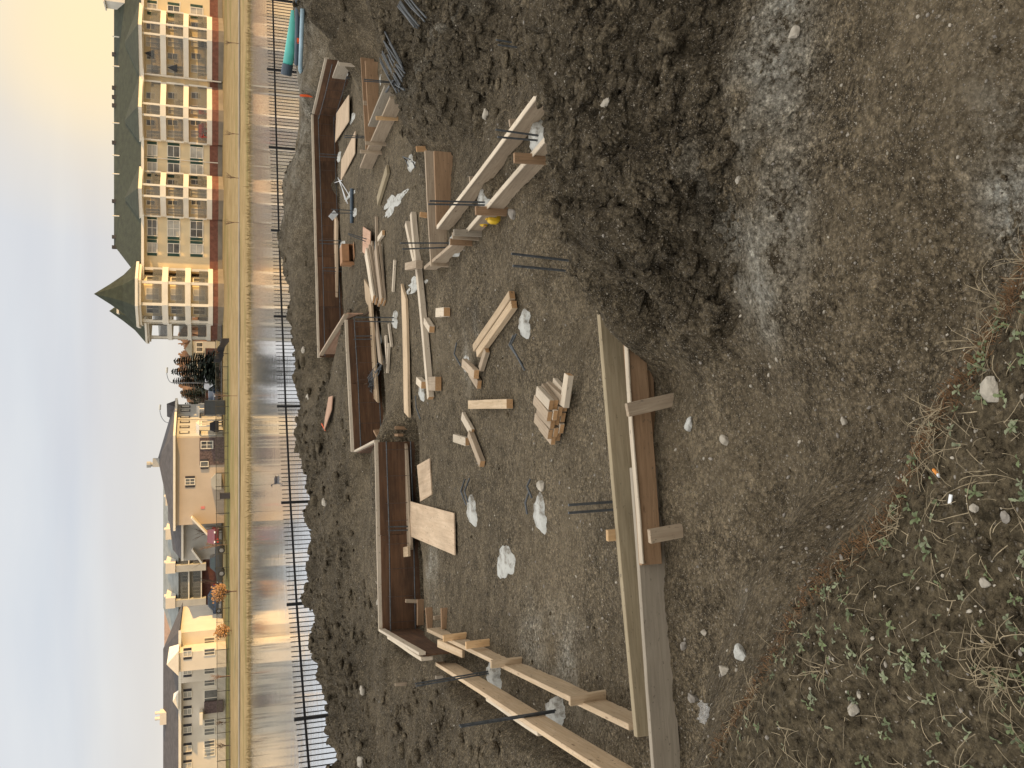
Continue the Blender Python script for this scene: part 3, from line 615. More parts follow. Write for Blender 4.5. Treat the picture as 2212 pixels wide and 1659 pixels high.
flat((1044,764), (1121,658), .085, .062, MT['wood'], 'left one of two parallel beams lying diagonally on the open floor', name='beam', cat='beam', end=MT['woodc'], bev=.004)
flat((1027,874), (1112,872), .095, .07, MT['wood'], 'short thick pinkish beam lying alone in the middle of the floor', name='beam', cat='beam', end=MT['woodc'], bev=.004)
for a_, b_, w, t, lb in (((957,676),(975,674),.11,.085,'pale block with an orange cut end standing alone near the long two by four'),
        ((929,693),(941,712),.09,.075,'pale block touching the side of the long two by four'),
        ((941,822),(956,822),.10,.085,'right one of two orange ended blocks at the tip of the long two by four'),
        ((941,835),(956,836),.10,.085,'left one of two orange ended blocks at the tip of the long two by four'),
        ((913,822),(924,832),.10,.08,'pale block stuck in the white pile top behind the long two by four'),
        ((1021,784),(1048,809),.10,.06,'flat offcut on top of the little heap left of the diagonal beams'),
        ((1024,802),(1043,831),.10,.05,'flat offcut under the little heap left of the diagonal beams'),
        ((1060,756),(1047,797),.075,.05,'narrow offcut at the end of the two diagonal beams'),
        ((1006,898),(1027,935),.10,.04,'grey board offcut touching a longer one, right of the pale block'),
        ((1024,936),(1050,1002),.085,.06,'longer grey offcut slanting down from its neighbour'),
        ((990,946),(1017,954),.095,.055,'pale block lying left of the slanting offcuts')):
    n_ = 'block' if math.dist(a_, b_) < 34 else 'board'
    flat(a_, b_, w, t, MT['woodt'] if 'pale' in lb else MT['woodw'], lb, name=n_, cat='wood block' if n_ == 'block' else 'board', end=MT['woodc'], lift=.055 if 'on top' in lb else 0, bev=.004)
# heap of stacked cut blocks
hc = gp(1222, 850); k0 = 0
dirs = (gp(1245,850)-gp(1195,830)); dirs.z = 0; dirs.normalize(); pr = Vector((-dirs.y, dirs.x, 0))
ax_ = (gp(1240,905)-gp(1195,815)); ax_.z = 0; ax_.normalize()
along = (gp(1232,858)-gp(1192,812)); along.z = 0; along.normalize(); acr = Vector((along.y, -along.x, 0))
if acr.x > 0: acr = -acr
lay = [(0, 5), (1, 5), (2, 4), (3, 2)]
for L_, n_ in lay:
    for i in range(n_):
        c_ = gp(1226, 836)+acr*(.045+i*.094+.03*L_-.02)+along*random.uniform(-.02, .02)-along*.03*i*.4; c_.z = hz(c_.x, c_.y)*.3+.7*F+.045+L_*.045
        if L_ == 3: c_ = c_-acr*.02
        y_ = random.uniform(-.06, .06); dv = Matrix.Rotation(y_, 3, 'Z') @ along; ln = random.uniform(.30, .36)
        lab = ('lowest layer', 'second layer', 'third layer', 'top')[L_]; pos = ('at its right end', 'second from right', 'in its middle', 'second from left', 'at its left end')[i if L_ < 3 else i*4]
        tag(plank('block', c_-dv*ln/2, c_+dv*ln/2, .088, .042, MT['woodw'] if (i+L_) % 3 else MT['woodt'], end=MT['woodc']), f'cut block in the {lab} of the block stack, {pos}', 'wood block', 'blocks in the stack by the near footing')
c_ = gp(1246, 846); tag(plank('block', c_+Vector((-.12, .02, .10)), c_+Vector((.14, -.05, .09)), .09, .05, MT['woodt'], end=MT['woodc']), 'block lying across the near ends of the stacked blocks', 'wood block', 'blocks in the stack by the near footing')
# stack of long planks
for i, (w, l_) in enumerate(((.20, 0), (.20, .06), (.20, .10))):
    for k in range(2):
        a, b = gp(815+k*12, 529+8*i), gp(822+k*12, 655-4*i)
        if i == 2 and k == 1: continue
        zz = F+.05+.045*i; a.z = b.z = zz
        tag(plank('board', a, b, .19, .036, MT['woodt'] if k == 0 and i == 2 else MT['woodw'], end=MT['woodc']), f'long board in the plank stack by the pile top, {("bottom", "middle", "top")[i]} layer{", front row" if k else ", back row"}', 'board', 'boards in the plank stack')
# loose plywood
def sheet(corners, m, label, t=.016, lift=0., name='plywood_sheet', z=None):
    P = [gp(*c) if z is None else bp(*c, z) for c in corners]
    for i, p in enumerate(P): p.z = p.z+.02+(lift[i] if isinstance(lift, (list, tuple)) else lift)
    # best plane through the corners keeps the sheet flat
    c = sum(P, Vector())/len(P); A_ = np.array([[p.x-c.x, p.y-c.y, 1] for p in P]); s_, *_ = np.linalg.lstsq(A_, np.array([p.z-c.z for p in P]), rcond=None)
    P = [Vector((p.x, p.y, c.z+s_[0]*(p.x-c.x)+s_[1]*(p.y-c.y)+s_[2])) for p in P]
    xa = (P[1]-P[0]).normalized(); 
    Mx = Matrix((xa, Vector((0,0,1)).cross(xa).normalized(), xa.cross(Vector((0,0,1)).cross(xa).normalized()))).transposed().to_4x4(); Mx.translation = c
    inv = Mx.inverted(); n = len(P); lo = [inv @ p for p in P]; vs = lo+[v+Vector((0, 0, t)) for v in lo]
    me = bpy.data.meshes.new(name); me.from_pydata([tuple(v) for v in vs], [], [tuple(range(n))[::-1], tuple(range(n, 2*n))]+[(i, (i+1) % n, n+(i+1) % n, n+i) for i in range(n)])
    bm = bmesh.new(); bm.from_mesh(me); bmesh.ops.recalc_face_normals(bm, faces=bm.faces); bm.to_mesh(me); bm.free(); me.materials.append(m)
    o = bpy.data.objects.new(name, me); COL.objects.link(o); o.matrix_world = Mx; MW[o.name] = Mx; ORG[o.name] = c
    return tag(o, label, 'plywood sheet', 'loose plywood sheets')
sheet(((893,1083),(988,1108),(990,1199),(893,1158)), MT['plyp'], 'large stained plywood sheet on the floor by the nearest wall form', lift=.01, z=F)
sheet(((906,1005),(933,990),(938,1068),(913,1083)), MT['plyp'], 'small nearly square plywood sheet right of the large stained one', z=F)
sheet(((727,308),(730,245),(757,205),(757,262)), MT['plyp'], 'larger pale plywood sheet lying near the angled wall form', z=F+.03)
sheet(((739,392),(741,345),(771,283),(770,332)), MT['plyp'], 'pale plywood sheet lying left of the larger one, near a round pile top', z=F+.02)
sheet(((788,490),(804,500),(803,556),(787,545)), MT['plypink'], 'small pinkish plywood sheet with a violet smear beside the cardboard box', z=F+.01)
o = sheet(((707,905),(718,858),(725,855),(723,885),(708,930)), MT['plypink'], 'orange pink plywood scrap lying on the spoil berm', lift=.03)
# ---------------------------------------------------------------- pile tops and dowels
PG = 'cast pile tops with dowel bars'
def pile(c, rx, ry, label, bars=(), bent=(), h=.028, z=None, smear=True):
    q = gp(*c) if z is None else bp(*c, z); o = empty('concrete_pile', q, label, 'concrete pile', PG)
    mb = MB(); n = 26; sd_ = random.random()*9; top = []; bot = []
    for k in range(n):
        a = k/n*2*math.pi; rr = 1+.20*math.sin(a*2+sd_)+.14*math.sin(a*3+sd_*2)+.09*math.sin(a*7+sd_)+random.uniform(-.05, .05)
        top.append((q.x+math.cos(a)*rx*rr*.80, q.y+math.sin(a)*ry*rr*.80, q.z+h*(.75+.2*random.random()))); bot.append((q.x+math.cos(a)*rx*rr*1.12, q.y+math.sin(a)*ry*rr*1.12, q.z-.05))
    mb.add(top+bot+[(q.x, q.y, q.z+h)], [(i, (i+1) % n, 2*n) for i in range(n)]+[(i, n+i, n+(i+1) % n, (i+1) % n) for i in range(n)])
    mb.build('concrete_top', MT['conc'], o, smooth=True)
    for b_, t_ in bars:
        B = bp(*b_, q.z+.02); T = bpY(*t_, B.y); B.z -= .1
        MB().tube([B, T], .0092, 8).build('rebar', MT['rebar'], o)
    for pts in bent:
        P = [gp(*p[:2], dz=p[2]) for p in pts]; MB().tube(P, .010, 7).build('rebar', MT['rebar'], o)
    return o
pile((1391,1089), .17, .13, 'hidden pile top in the near footing with two tall dowels standing between the form boards', [((1388,1079),(1228,1091)), ((1388,1096),(1228,1108))], z=-2.86)
pile((1093,1216), .19, .25, 'largest bright white oval pile top, alone on the left part of the floor')
pile((1021,1105), .16, .22, 'white pile top with muddy bars, right of the large plywood sheet', bent=[((1018,1090,.06),(1014,1060,.10),(1010,1035,.03)), ((1022,1085,.06),(1020,1060,.09),(1018,1033,.02))])
pile((1168,1110), .16, .17, 'white pile top caked in soil, nearest the two tall dowels', bent=[((1160,1075,.05),(1152,1050,.06),(1150,1035,.02)), ((1150,1110,.05),(1148,1085,.06),(1148,1060,.02))])
pile((1134,700), .13, .15, 'white pile top with two bent bars beside the diagonal beams', bent=[((1128,722,.06),(1130,745,.12),(1140,800,.03)), ((1122,725,.06),(1126,745,.12),(1136,788,.03))])
pile((1008,783), .10, .10, 'thin smeared grey pile top with a curved bar, left of the small offcut heap', bent=[((990,740,.02),(992,765,.06),(999,790,.02))], h=.02)
pile((913,847), .13, .20, 'white pile top behind the tip of the long two by four', bent=[((905,855,.05),(908,880,.06),(911,905,.02))])
pile((854,692), .13, .22, 'white pile top with two dowels rising across the tan plank', [((852,686),(768,685)), ((852,695),(768,694))])
pile((813,733), .12, .20, 'white pile top with two dowels, beside the slanted panel strip', [((814,725),(766,726)), ((814,732),(764,733))])
pile((813,531), .12, .20, 'white pile top with leaning dowels between the pinkish sheet and the plank stack', [((803,523),(752,504)), ((801,530),(753,507))])
pile((739,531), .10, .26, 'white pile top behind the long spattered plank', [((737,520),(690,519)), ((737,527),(690,526))])
pile((766,461), .10, .26, 'white pile top against the black pipe', [((765,455),(716,452)), ((765,460),(716,460))])
pile((733,340), .10, .28, 'white pile top by the fan of bars near the farthest wall form', [((727,334),(690,332)), ((727,340),(690,338))])
pile((762,256), .10, .24, 'white pile top between the two pale plywood sheets', bars=[((800,294),(744,293)), ((803,297),(744,297))])
pile((745,153), .09, .18, 'white pile top under the grey board by the angled wall form', [((745,166),(725,163)),((745,168),(725,166))])
pile((890,353), .13, .28, 'white pile top with two bars bent flat, beside the dirt heap', bent=[((893,345,.05),(885,340,.10),(880,345,.03),(886,360,.02)), ((897,350,.05),(905,352,.08),(900,362,.02))])
pile((1210,1536), .16, .16, 'white pile top in the left trench with two long dowels', [((1216,1531),(992,1567)), ((1214,1535),(995,1570))], z=-2.95, h=.10)
pile((1075,1461), .15, .18, 'white pile top in the left trench under the inner tan board', [((1068,1447),(897,1477)), ((1070,1451),(899,1482))], z=-2.92, h=.10)
pile((985,1440), .12, .18, 'smaller pale pile top at the far end of the left trench', [((975,1397),(883,1409)), ((977,1402),(885,1413))], z=-2.92, h=.06)
pile((1045,440), .14, .2, 'pale pile top between the slanting form boards, two dowels beside it', [((1048,436),(928,434)), ((1048,442),(925,441))], z=-2.715)
pile((1160,300), .14, .18, 'pale pile top at the buried end of the slanting form boards', [((1164,294),(1071,280)), ((1162,303),(1075,296))], z=-2.72)
pile((980,526), .12, .18, 'pale pile top at the corner of the slanting form boards', [((968,524),(865,525)), ((966,533),(870,538))], z=-2.72)
pile((1256,574), .10, .10, 'buried pile under the clay berm showing only two tall dowels', [((1248,567),(1105,548)), ((1252,589),(1108,574))], z=-2.62, h=.01)
pile((1135,96), .10, .10, 'buried pile in the gully behind the clay berm with two short dowels', [((1130,96),(1072,86)), ((1130,103),(1076,97))], z=-2.9, h=.01)
pile((822,174), .10, .12, 'buried pile behind the dirt heap with two dowels crossing the brown boards', [((838,176),(786,171)), ((838,178),(786,175))], z=-2.8, h=.01)
# streaks of slurry on the floor
for i, (c_, rx, ry, lb) in enumerate((((850,440), .13, .75, 'long pale slurry streak on the floor beside the greenish plank'), ((900,616), .10, .5, 'pale slurry streak running under the long two by four'), ((757,420), .06, .45, 'thin pale slurry streak near the black pipe'))):
    q = gp(*c_); mb = MB(); n = 40; ring = []
    for k in range(n):
        a = k/n*2*math.pi; rr = 1+.3*math.sin(3*a+i)+.2*math.sin(7*a)+random.uniform(-.12, .12); X = q.x+math.cos(a)*rx*rr; Y = q.y+math.sin(a)*ry*rr
        ring.append((X, Y, hz(X, Y)+.004))
    mb.add(ring+[(q.x, q.y, hz(q.x, q.y)+.025)], [(k, (k+1) % n, n) for k in range(n)]); tag(mb.build('slurry_streak', MT['conc'], loc=q), lb, 'concrete spill', 'slurry streaks')
# dowels standing against the wall forms
for k, (b_, t_, z_, lb) in enumerate((((883,1138),(838,1138),-2.75,'right'), ((883,1146),(838,1146),-2.75,'left'))):
    B = bp(*b_, z_); T = bpY(*t_, B.y); B.z -= .2; tag(MB().tube([B, T], .010).build('rebar', MT['rebar'], loc=B), f'{lb} one of two dowels against the nearest wall form, above the large plywood sheet', 'rebar', 'dowels against the wall forms')
for k, (b_, t_, z_, lb) in enumerate((((796,817),(770,814),-2.75,'right'), ((796,822),(770,822),-2.75,'left'), ((722,578),(698,578),-2.7,'right'), ((722,586),(698,585),-2.7,'left'))):
    B = bp(*b_, z_); T = bpY(*t_, B.y); B.z -= .2; tag(MB().tube([B, T], .010).build('rebar', MT['rebar'], loc=B), f'{lb} one of two dowels against the {"middle" if k < 2 else "farthest"} wall form', 'rebar', 'dowels against the wall forms')
# ---------------------------------------------------------------- steel on the ground
def bars(lines, name, label, r=.011, spread=0, m='rebar', n=1, dz=.03):
    o = empty(name, gp(*lines[0][0]), label, 'rebar bundle', 'bundles of reinforcing bar')
    for a_, b_ in lines:
        A_, B_ = gp(*a_, dz=dz), gp(*b_, dz=dz+.03); T_ = np.linspace(0, 1, 24); g_, _ = hfun(A_.x+(B_.x-A_.x)*T_, A_.y+(B_.y-A_.y)*T_); up_ = max(0, float(np.sort(g_-(A_.z+(B_.z-A_.z)*T_))[-3])+.02)
        A_.z += up_; B_.z += up_
        MB().tube([A_, A_.lerp(B_, .5)+Vector((0, 0, random.uniform(-.01, .02))), B_], r, 6).build('bar', MT[m], o)
    return o
bars([((835,112),(879,185)),((837,118),(882,192)),((834,127),(878,196)),((838,135),(880,203)),((840,90),(888,152)),((845,98),(890,168)),((842,70),(884,140)),((850,120),(886,178)),((852,130),(884,172)),((856,128),(890,160)),((858,95),(892,150)),((848,140),(876,200))], 'rebar_bundle', 'fanned bundle of blue grey bars lying on the dirt heap')
bars([((852,176),(884,194)),((855,180),(886,196)),((868,176),(850,204)),((866,180),(854,203))], 'rebar_bundle', 'few short crossed bars at the foot of the fanned bundle')
bars([((866,10),(912,62)),((868,6),(914,64)),((864,14),(906,60)),((880,0),(920,38)),((884,-2),(928,48)),((888,-6),(932,40)),((870,3),(916,58))], 'rebar_bundle', 'bundle of bars lying near the right edge of the dirt')
bars([((700,306),(727,336)),((699,310),(724,334)),((698,313),(722,340)),((703,304),(730,332)),((697,318),(720,338)),((705,308),(728,338))], 'rebar_bundle', 'small fan of grey bars leaning at the farthest wall form')
bars([((733,384),(757,440)),((738,392),(762,424)),((736,388),(752,432)),((726,395),(745,390))], 'stick_bundle', 'few thin white rods scattered by the pale plywood sheets', m='white', r=.008)
# tangle of tie wire
o = empty('wire_tangle', gp(818,825), 'dark tangle of tie wire heaped beside the middle wall form', 'wire tangle')
for i in range(34):
    a_ = gp(804+random.uniform(0, 12), 842+random.uniform(-6, 8)); b_ = gp(822+random.uniform(-6, 10), 790+random.uniform(-6, 18)); P = []
    for k in range(7):
        p = a_.lerp(b_, k/6)+Vector((random.uniform(-.08, .08), random.uniform(-.1, .1), .03+.16*math.sin(k/6*math.pi)*random.uniform(.3, 1))); P.append(p)
    MB().tube(P, .006, 4).build('wire', MT['rebar'], o)
# bent bars
def single(pts, name, label, cat, m, r, n=8, group=None):
    P = [gp(*p[:2], dz=p[2]) for p in pts]; return tag(MB().tube(P, r, n).build(name, MT[m], loc=P[0]), label, cat, group)
single(((813,660,.09),(812,672,.09),(796,683,.10),(792,680,.08)), 'bent_bar', 'rusty bent bar lying on the long tan plank', 'rebar', 'rust', .013)
single(((764,408,.04),(764,482,.04)), 'black_pipe', 'straight black pipe lying by a white pile top', 'pipe', 'cap', .035, 10)
# cardboard box with open flap
q = gp(762, 552); o = empty('cardboard_box', q, 'open orange brown cardboard box on its side by the pile top', 'box')
R = Matrix.Rotation(math.radians(12), 3, 'Z'); L3 = lambda x, y, z: q+R @ Vector((x, y, z))
mb = MB(); w, dd_, h = .19, .15, .24; t = .006
for (x0, x1, y0, y1, z0, z1) in ((-w, w, -dd_, dd_, 0, t), (-w, -w+t, -dd_, dd_, t, h), (w-t, w, -dd_, dd_, t, h), (-w+t, w-t, dd_-t, dd_, t, h), (-w+t, w-t, -dd_+t*.2, dd_-t, h-t, h)):
    vs = [L3(x, y, z) for z in (z0, z1) for x, y in ((x0, y0), (x1, y0), (x1, y1), (x0, y1))]; mb.add(vs, [(0,3,2,1),(4,5,6,7),(0,1,5,4),(1,2,6,5),(2,3,7,6),(3,0,4,7)])
mb.build('carton', MT['card'], o)
MB().bar(L3(0, -dd_, h*.98), L3(0, -dd_-.01, h*.42), .36, .005, up=tuple(R @ Vector((0, -1, 0)))).build('flap', MT['card'], o)
MB().bar(L3(-w, -dd_, h*.5), L3(-w-.10, -dd_-.09, h*.5), .005, h, up=(0, 0, 1)).build('flap', MT['card'], o)
MB().bar(L3(0, -dd_-.004, .012), L3(.02, -dd_-.17, .02), .34, .005).build('flap', MT['card'], o)
# yellow containers, paper and the like
def jug(c, s, label):
    q = gp(*c); o = empty('yellow_jug', q, label, 'jug', 'yellow jugs by the slanting form'); R = Matrix.Rotation(random.uniform(0, 3), 3, 'Z')
    mb = MB(); pr_ = [(0, 0), (.9, 0), (1, .12), (1, .95), (.7, 1.15), (.35, 1.25), (.3, 1.4)]; n = 12; vs = []
    for r_, z_ in pr_:
        for k in range(n):
            a = k/n*6.283; sq = (abs(math.cos(a))**4+abs(math.sin(a))**4)**-.25
            vs.append(q+R @ Vector((math.cos(a)*r_*sq*s*.75, z_*s, math.sin(a)*r_*sq*s+s*.95)))
    mb.add(vs, [(i*n+k, i*n+(k+1) % n, (i+1)*n+(k+1) % n, (i+1)*n+k) for i in range(len(pr_)-1) for k in range(n)]); mb.build('bottle', MT['yellow'], o, smooth=True)
    m2 = MB().tube([q+R @ Vector((0, 1.38*s, .95*s)), q+R @ Vector((0, 1.62*s, .95*s))], s*.36, 10); m2.build('lid', MT['woodc'], o)
    m3 = MB().tube([q+R @ Vector((0, .35*s, 1.75*s)), q+R @ Vector((0, .45*s, 2.15*s)), q+R @ Vector((0, .9*s, 2.15*s)), q+R @ Vector((0, 1.05*s, 1.7*s))], s*.13, 6); m3.build('handle', MT['yellow'], o)
jug((1082,470), .066, 'larger yellow plastic jug lying in front of the slanting form boards'); jug((1052,480), .04, 'small yellow plastic jug close to the slanting form boards')
q = bp(720, 465, F+.22); tag(MB().bar(q+Vector((.07, 0, -.06)), q+Vector((-.07, .01, .06)), .012, .13, up=(0, -.3, 1)).build('paper_scrap', MT['white'], loc=q), 'small white scrap of paper standing at the farthest wall form', 'paper', 'litter')
# ---------------------------------------------------------------- pipes on the flat ground, survey marks
def hollow(a, b, r, mo, mi, label, capm=None):
    a, b = Vector(a), Vector(b); d = (b-a).normalized(); o = empty('sewer_pipe', a-Vector((0, 0, r)), label, 'pipe'); u = d.cross(Vector((0,0,1))).normalized(); v = u.cross(d); n = 24; mb = MB(); vs = []
    for p, rr in ((a, r), (b, r), (b, r*.9), (a, r*.9)): vs += [p+u*math.cos(k*2*math.pi/n)*rr+v*math.sin(k*2*math.pi/n)*rr for k in range(n)]
    mb.add(vs, [(j*n+k, j*n+(k+1) % n, ((j+1) % 4)*n+(k+1) % n, ((j+1) % 4)*n+k) for j in (0, 1, 3) for k in range(n)]); mb.build('barrel', mo, o, smooth=True)
    mb = MB(); mb.add([vs[2*n+k] for k in range(n)]+[vs[3*n+k] for k in range(n)], [(k, (k+1) % n, n+(k+1) % n, n+k) for k in range(n)]); mb.build('bore', mi, o, smooth=True)
    if capm: MB().tube([b-d*.05, b+d*.22], r*1.08, 20).build('end_cap', capm, o, smooth=False)
    return o
Yp = 22.3; a = bpY(640, 24, Yp-.4); b = bpY(621, 143, Yp+.1)
o = hollow(a, b, .125, MT['teal'], MT['tealin'], 'thick turquoise plastic pipe propped on timbers in front of the picket fence', MT['cap'])
for k, t_ in enumerate((.2, .8)):
    p = a.lerp(b, t_); zg = hz(p.x, p.y); tag(plank('prop_block', (p.x, p.y-.25, (zg+p.z-.125)/2), (p.x, p.y+.3, (zg+p.z-.125)/2), .12, max(.06, p.z-.125-zg), MT['woodg']), f'grey timber propping the {("open", "capped")[k]} end of the turquoise pipe', 'timber', 'timbers under the turquoise pipe')
def lay(p0, p1, r, m, label, name='long_pipe'):
    A_, B_ = gp(*p0, dz=r+.015), gp(*p1, dz=r+.015); tag(MB().tube([A_, A_.lerp(B_, .5), B_], r, 10).build(name, MT[m], loc=A_, smooth=True), label, 'pipe', 'pipes laid on the flat ground')
lay((660,20), (655,150), .05, 'bluep', 'long pale blue pipe lying nearest the pit edge'); lay((655,152), (643,228), .05, 'bluep', 'pale blue pipe continuing the nearest one, leftwards')
lay((646,-40), (643,215), .055, 'dkteal', 'dark teal pipe lying behind the pale blue ones'); lay((652,-30), (648,140), .06, 'cap', 'slate grey pipe lying between the teal and the blue pipe')
tag(plank('survey_lath', gp(670,207)-Vector((0, 0, .1)), bpY(648,206, gp(670,207).y), .05, .02, MT['orange'], up=(0, -1, 0)), 'orange painted survey lath standing at the edge of the flat ground', 'survey stake', 'survey marks')
q = gp(662,94); o = empty('survey_flag', q, 'small orange flag on a thin wire beside the turquoise pipe', 'flag', 'survey marks'); MB().tube([q, q+Vector((0, 0, .22))], .005, 5).build('wire', MT['rust'], o); MB().bar(q+Vector((-.02, 0, .17)), q+Vector((.11, .02, .17)), .006, .09, up=(0, 0, 1)).build('cloth', MT['orange'], o)
q = gp(706,928); tag(MB().bar(q+Vector((-.02, 0, .03)), q+Vector((.12, .03, .10)), .05, .012).build('marking_tape', MT['orange'], loc=q), 'scrap of orange tape at the end of the plywood scrap on the berm', 'tape', 'survey marks')
# ---------------------------------------------------------------- picket fence
o = empty('picket_fence', (FEN[5][0], FEN[5][1], -2.8), 'black metal picket fence between the spoil berm and the pond', 'fence')
ZT, ZR = -1.62, -1.80
pts = [Vector((x, y, 0)) for x, y in FEN]; seq = []
for i in range(len(pts)-1):
    a, b = pts[i], pts[i+1]; g0, g1 = -2.80, -2.80
    MB().box(-.03, .03, -.03, .03, 0, 1.2) if False else None
    pm = MB(); pm.bar(a+Vector((0, 0, g0-.2)), a+Vector((0, 0, ZT+.03)), .06, .06, up=(0, 1, 0)); pm.build('post', MT['black'], o)
    MB().bar(a+Vector((0, 0, ZR)), b+Vector((0, 0, ZR)), .036, .045).build('rail', MT['black'], o); MB().bar(a+Vector((0, 0, g0+.22)), b+Vector((0, 0, g1+.22)), .036, .045).build('rail', MT['black'], o)
    n = round((b-a).length/.108); pk = MB()
    for k in range(1, n):
        p = a.lerp(b, k/n); pk.bar(p+Vector((0, 0, g0+.08)), p+Vector((0, 0, ZT)), .017, .017, up=(0, 1, 0))
    pk.build('picket_panel', MT['black'], o)
pm = MB().bar(pts[-1]+Vector((0, 0, -3)), pts[-1]+Vector((0, 0, ZT+.03)), .06, .06, up=(0, 1, 0)).build('post', MT['black'], o)
# ---------------------------------------------------------------- the far bank: buildings
MT['stucco'] = simple('cream_stucco', (.72, .585, .36), .9, .6, .08)
MT['trim'] = simple('white_trim', (.76, .70, .58), .7, .8, .08)
MT['brick'] = simple('red_brick', (.19, .078, .050), .9, 2.5, .3)
MT['shingle'] = simple('olive_shingles', (.032, .038, .022), .95, 1.4, .3, .05, bsc=5)
MT['shingleb'] = simple('slate_shingles', (.062, .056, .055), .95, 1.4, .3, .05, bsc=5)
MT['shingleg'] = simple('grey_shingles', (.21, .225, .215), .95, 1.0, .2)
MT['beige'] = simple('peach_stucco', (.50, .415, .325), .9, .5, .07)
MT['greyw'] = simple('grey_siding', (.42, .41, .37), .9, .8, .1)
MT['creamw'] = simple('yellow_cream_siding', (.68, .61, .50), .9, .5, .07)
MT['ledge'] = simple('purple_stone', (.12, .085, .08), .95, 5, .5)
MT['shut'] = simple('green_shutter', (.022, .06, .04), .7, 3, .2)
MT['shutd'] = simple('dark_shutter', (.035, .033, .038), .7, 3, .2)
MT['asph'] = simple('parking_asphalt', (.085, .083, .080), .95, 1.5, .25)
MT['pathc'] = simple('grey_path', (.235, .20, .15), .95, .7, .2)
def glass(name, col, rough=.08):
    m, nt, b = newmat(name); setin(b, 'Base Color', col); b.inputs['Roughness'].default_value = rough; b.inputs['Specular IOR Level'].default_value = .7; return m
MT['pane'] = simple('window_pane', (.13, .125, .11), .12, .55, .75, spec=.7)
MT['panel'] = simple('curtained_pane', (.45, .42, .35), .25, .6, .4, spec=.6)
m, nt, b = newmat('railing_glass'); setin(b, 'Base Color', (.16, .16, .145)); b.inputs['Roughness'].default_value = .12; b.inputs['Alpha'].default_value = .45; MT['rail'] = m
def PX(x, y, Y): return bpY(x, y, Y)
def win(root, yl, yr, xt, xb, Y, shut=None, grid=(2, 1), sw=.32, pm='pane', frame='trim', name='window'):
    """window between photo columns yl (its left) and yr, rows xt to xb, on the wall plane Y"""
    a = PX(xb, yl, Y); c_ = PX(xt, yr, Y); x0, x1, z0, z1 = a.x, c_.x, a.z, c_.z; t = .09; mb = MB()
    mb.box(x0-t, x0, Y-.09, Y+.05, z0-t, z1+t).box(x1, x1+t, Y-.09, Y+.05, z0-t, z1+t).box(x0, x1, Y-.088, Y+.05, z1, z1+t).box(x0, x1, Y-.088, Y+.05, z0-t, z0)
    for i in range(1, grid[0]): xx = x0+(x1-x0)*i/grid[0]; mb.box(xx-.035, xx+.035, Y-.075, Y+.05, z0, z1)
    for i in range(1, grid[1]): zz = z0+(z1-z0)*i/grid[1]; mb.box(x0, x1, Y-.072, Y+.05, zz-.035, zz+.035)
    w = mb.build(name, MT[frame], root); MB().box(x0, x1, Y-.03, Y+.04, z0, z1).build('pane', MT[pm], w)
    if shut:
        MB().box(x0-t-sw, x0-t-.01, Y-.06, Y+.04, z0-.05, z1+.05).build('shutter', MT[shut], w); MB().box(x1+t+.01, x1+t+sw, Y-.06, Y+.04, z0-.05, z1+.05).build('shutter', MT[shut], w)
    return w
# ---- long apartment house with balcony bays
YA = 118.0; zb = -1.72
zx = lambda x, Y=YA: PX(x, 829.5, Y).z
xx = lambda y, Y=YA, x=400: PX(x, y, Y).x
ap = empty('apartment_house', (xx(300), YA, zb), 'long cream apartment house with green shutters, balcony bays and an olive roof', 'apartment house')
xL, xR = xx(590), xx(-190); zE, zB = zx(307), zx(453)
MB().box(xL, xR, YA, YA+15, zB-.02, zE).build('wall', MT['stucco'], ap)
MB().box(xL-.06, xR+.06, YA-.14, YA+15.1, zb-.3, zB).build('brick_base', MT['brick'], ap)
MB().box(xL-.1, xR+.1, YA-.22, YA-.14, zb-.3, zb+.55).build('plinth', MT['pathc'], ap)
rf = MB(); e0, zr = 1.1, zx(247, YA+8); a_ = xL+1.0
rf.add([(xL-e0, YA-e0, zE), (xR, YA-e0, zE), (xR, YA+15+e0, zE), (xL-e0, YA+15+e0, zE), (a_+3.2, YA+7.5, zr), (xR, YA+7.5, zr)], [(0, 1, 5, 4), (2, 3, 4, 5), (3, 0, 4), (1, 2, 5), (3, 2, 1, 0)])
roof = rf.build('roof', MT['shingle'], ap)
MB().box(xL-e0-.04, xR, YA-e0-.06, YA-e0+.04, zE-.28, zE+.03).build('fascia', MT['trim'], ap); MB().box(xL-e0, xR, YA-e0+.05, YA-.01, zE-.26, zE-.18).build('soffit', MT['trim'], ap)
for y in (120, 192, 212, 230, 310, 436, 513, 535): X = xx(y, YA+7.5, 250); MB().box(X-.22, X+.22, YA+6.9, YA+7.4, zr-.35, zr+.2).build('roof_vent', MT['shingleb'], roof)
for y in (78, 142, 265, 335, 375, 466): X = xx(y, YA+5.5, 255); MB().tube([(X, YA+5.8, zr-1.2), (X, YA+5.8, zr+.02)], .08, 6).build('vent_pipe', MT['trim'], roof)
X = xx(6, YA+5, 240); MB().box(X-.2, X+2.6, YA+4, YA+6.5, zr-2.2, zx(228, YA+5)).box(X-.45, X+2.9, YA+3.8, YA+6.7, zx(228, YA+5), zx(225, YA+5)).build('chimney', MT['trim'], roof)
rows = [(319, 338), (363, 387), (412, 437)]
for yc, hw, gr in ((17, 9, (1, 2)), (325, 12, (1, 2)), (363, 12, (1, 2)), (492, 17, (2, 2)), (535, 10, (1, 2)), (-60, 12, (1, 2)), (-110, 12, (1, 2))):
    for i, (a, b) in enumerate(rows):
        yc2 = yc+(829.5-yc)*(.0085*i)*.6; win(ap, yc2+hw, yc2-hw, a, b, YA, 'shut', gr, .36, 'panel' if (i+yc) % 2 else 'pane')
        MB().box(xx(yc2+hw+6), xx(yc2-hw-6), YA-.05, YA+.05, zx(b+3), zx(b+3)+.14).build('sill_band', MT['trim'], ap)
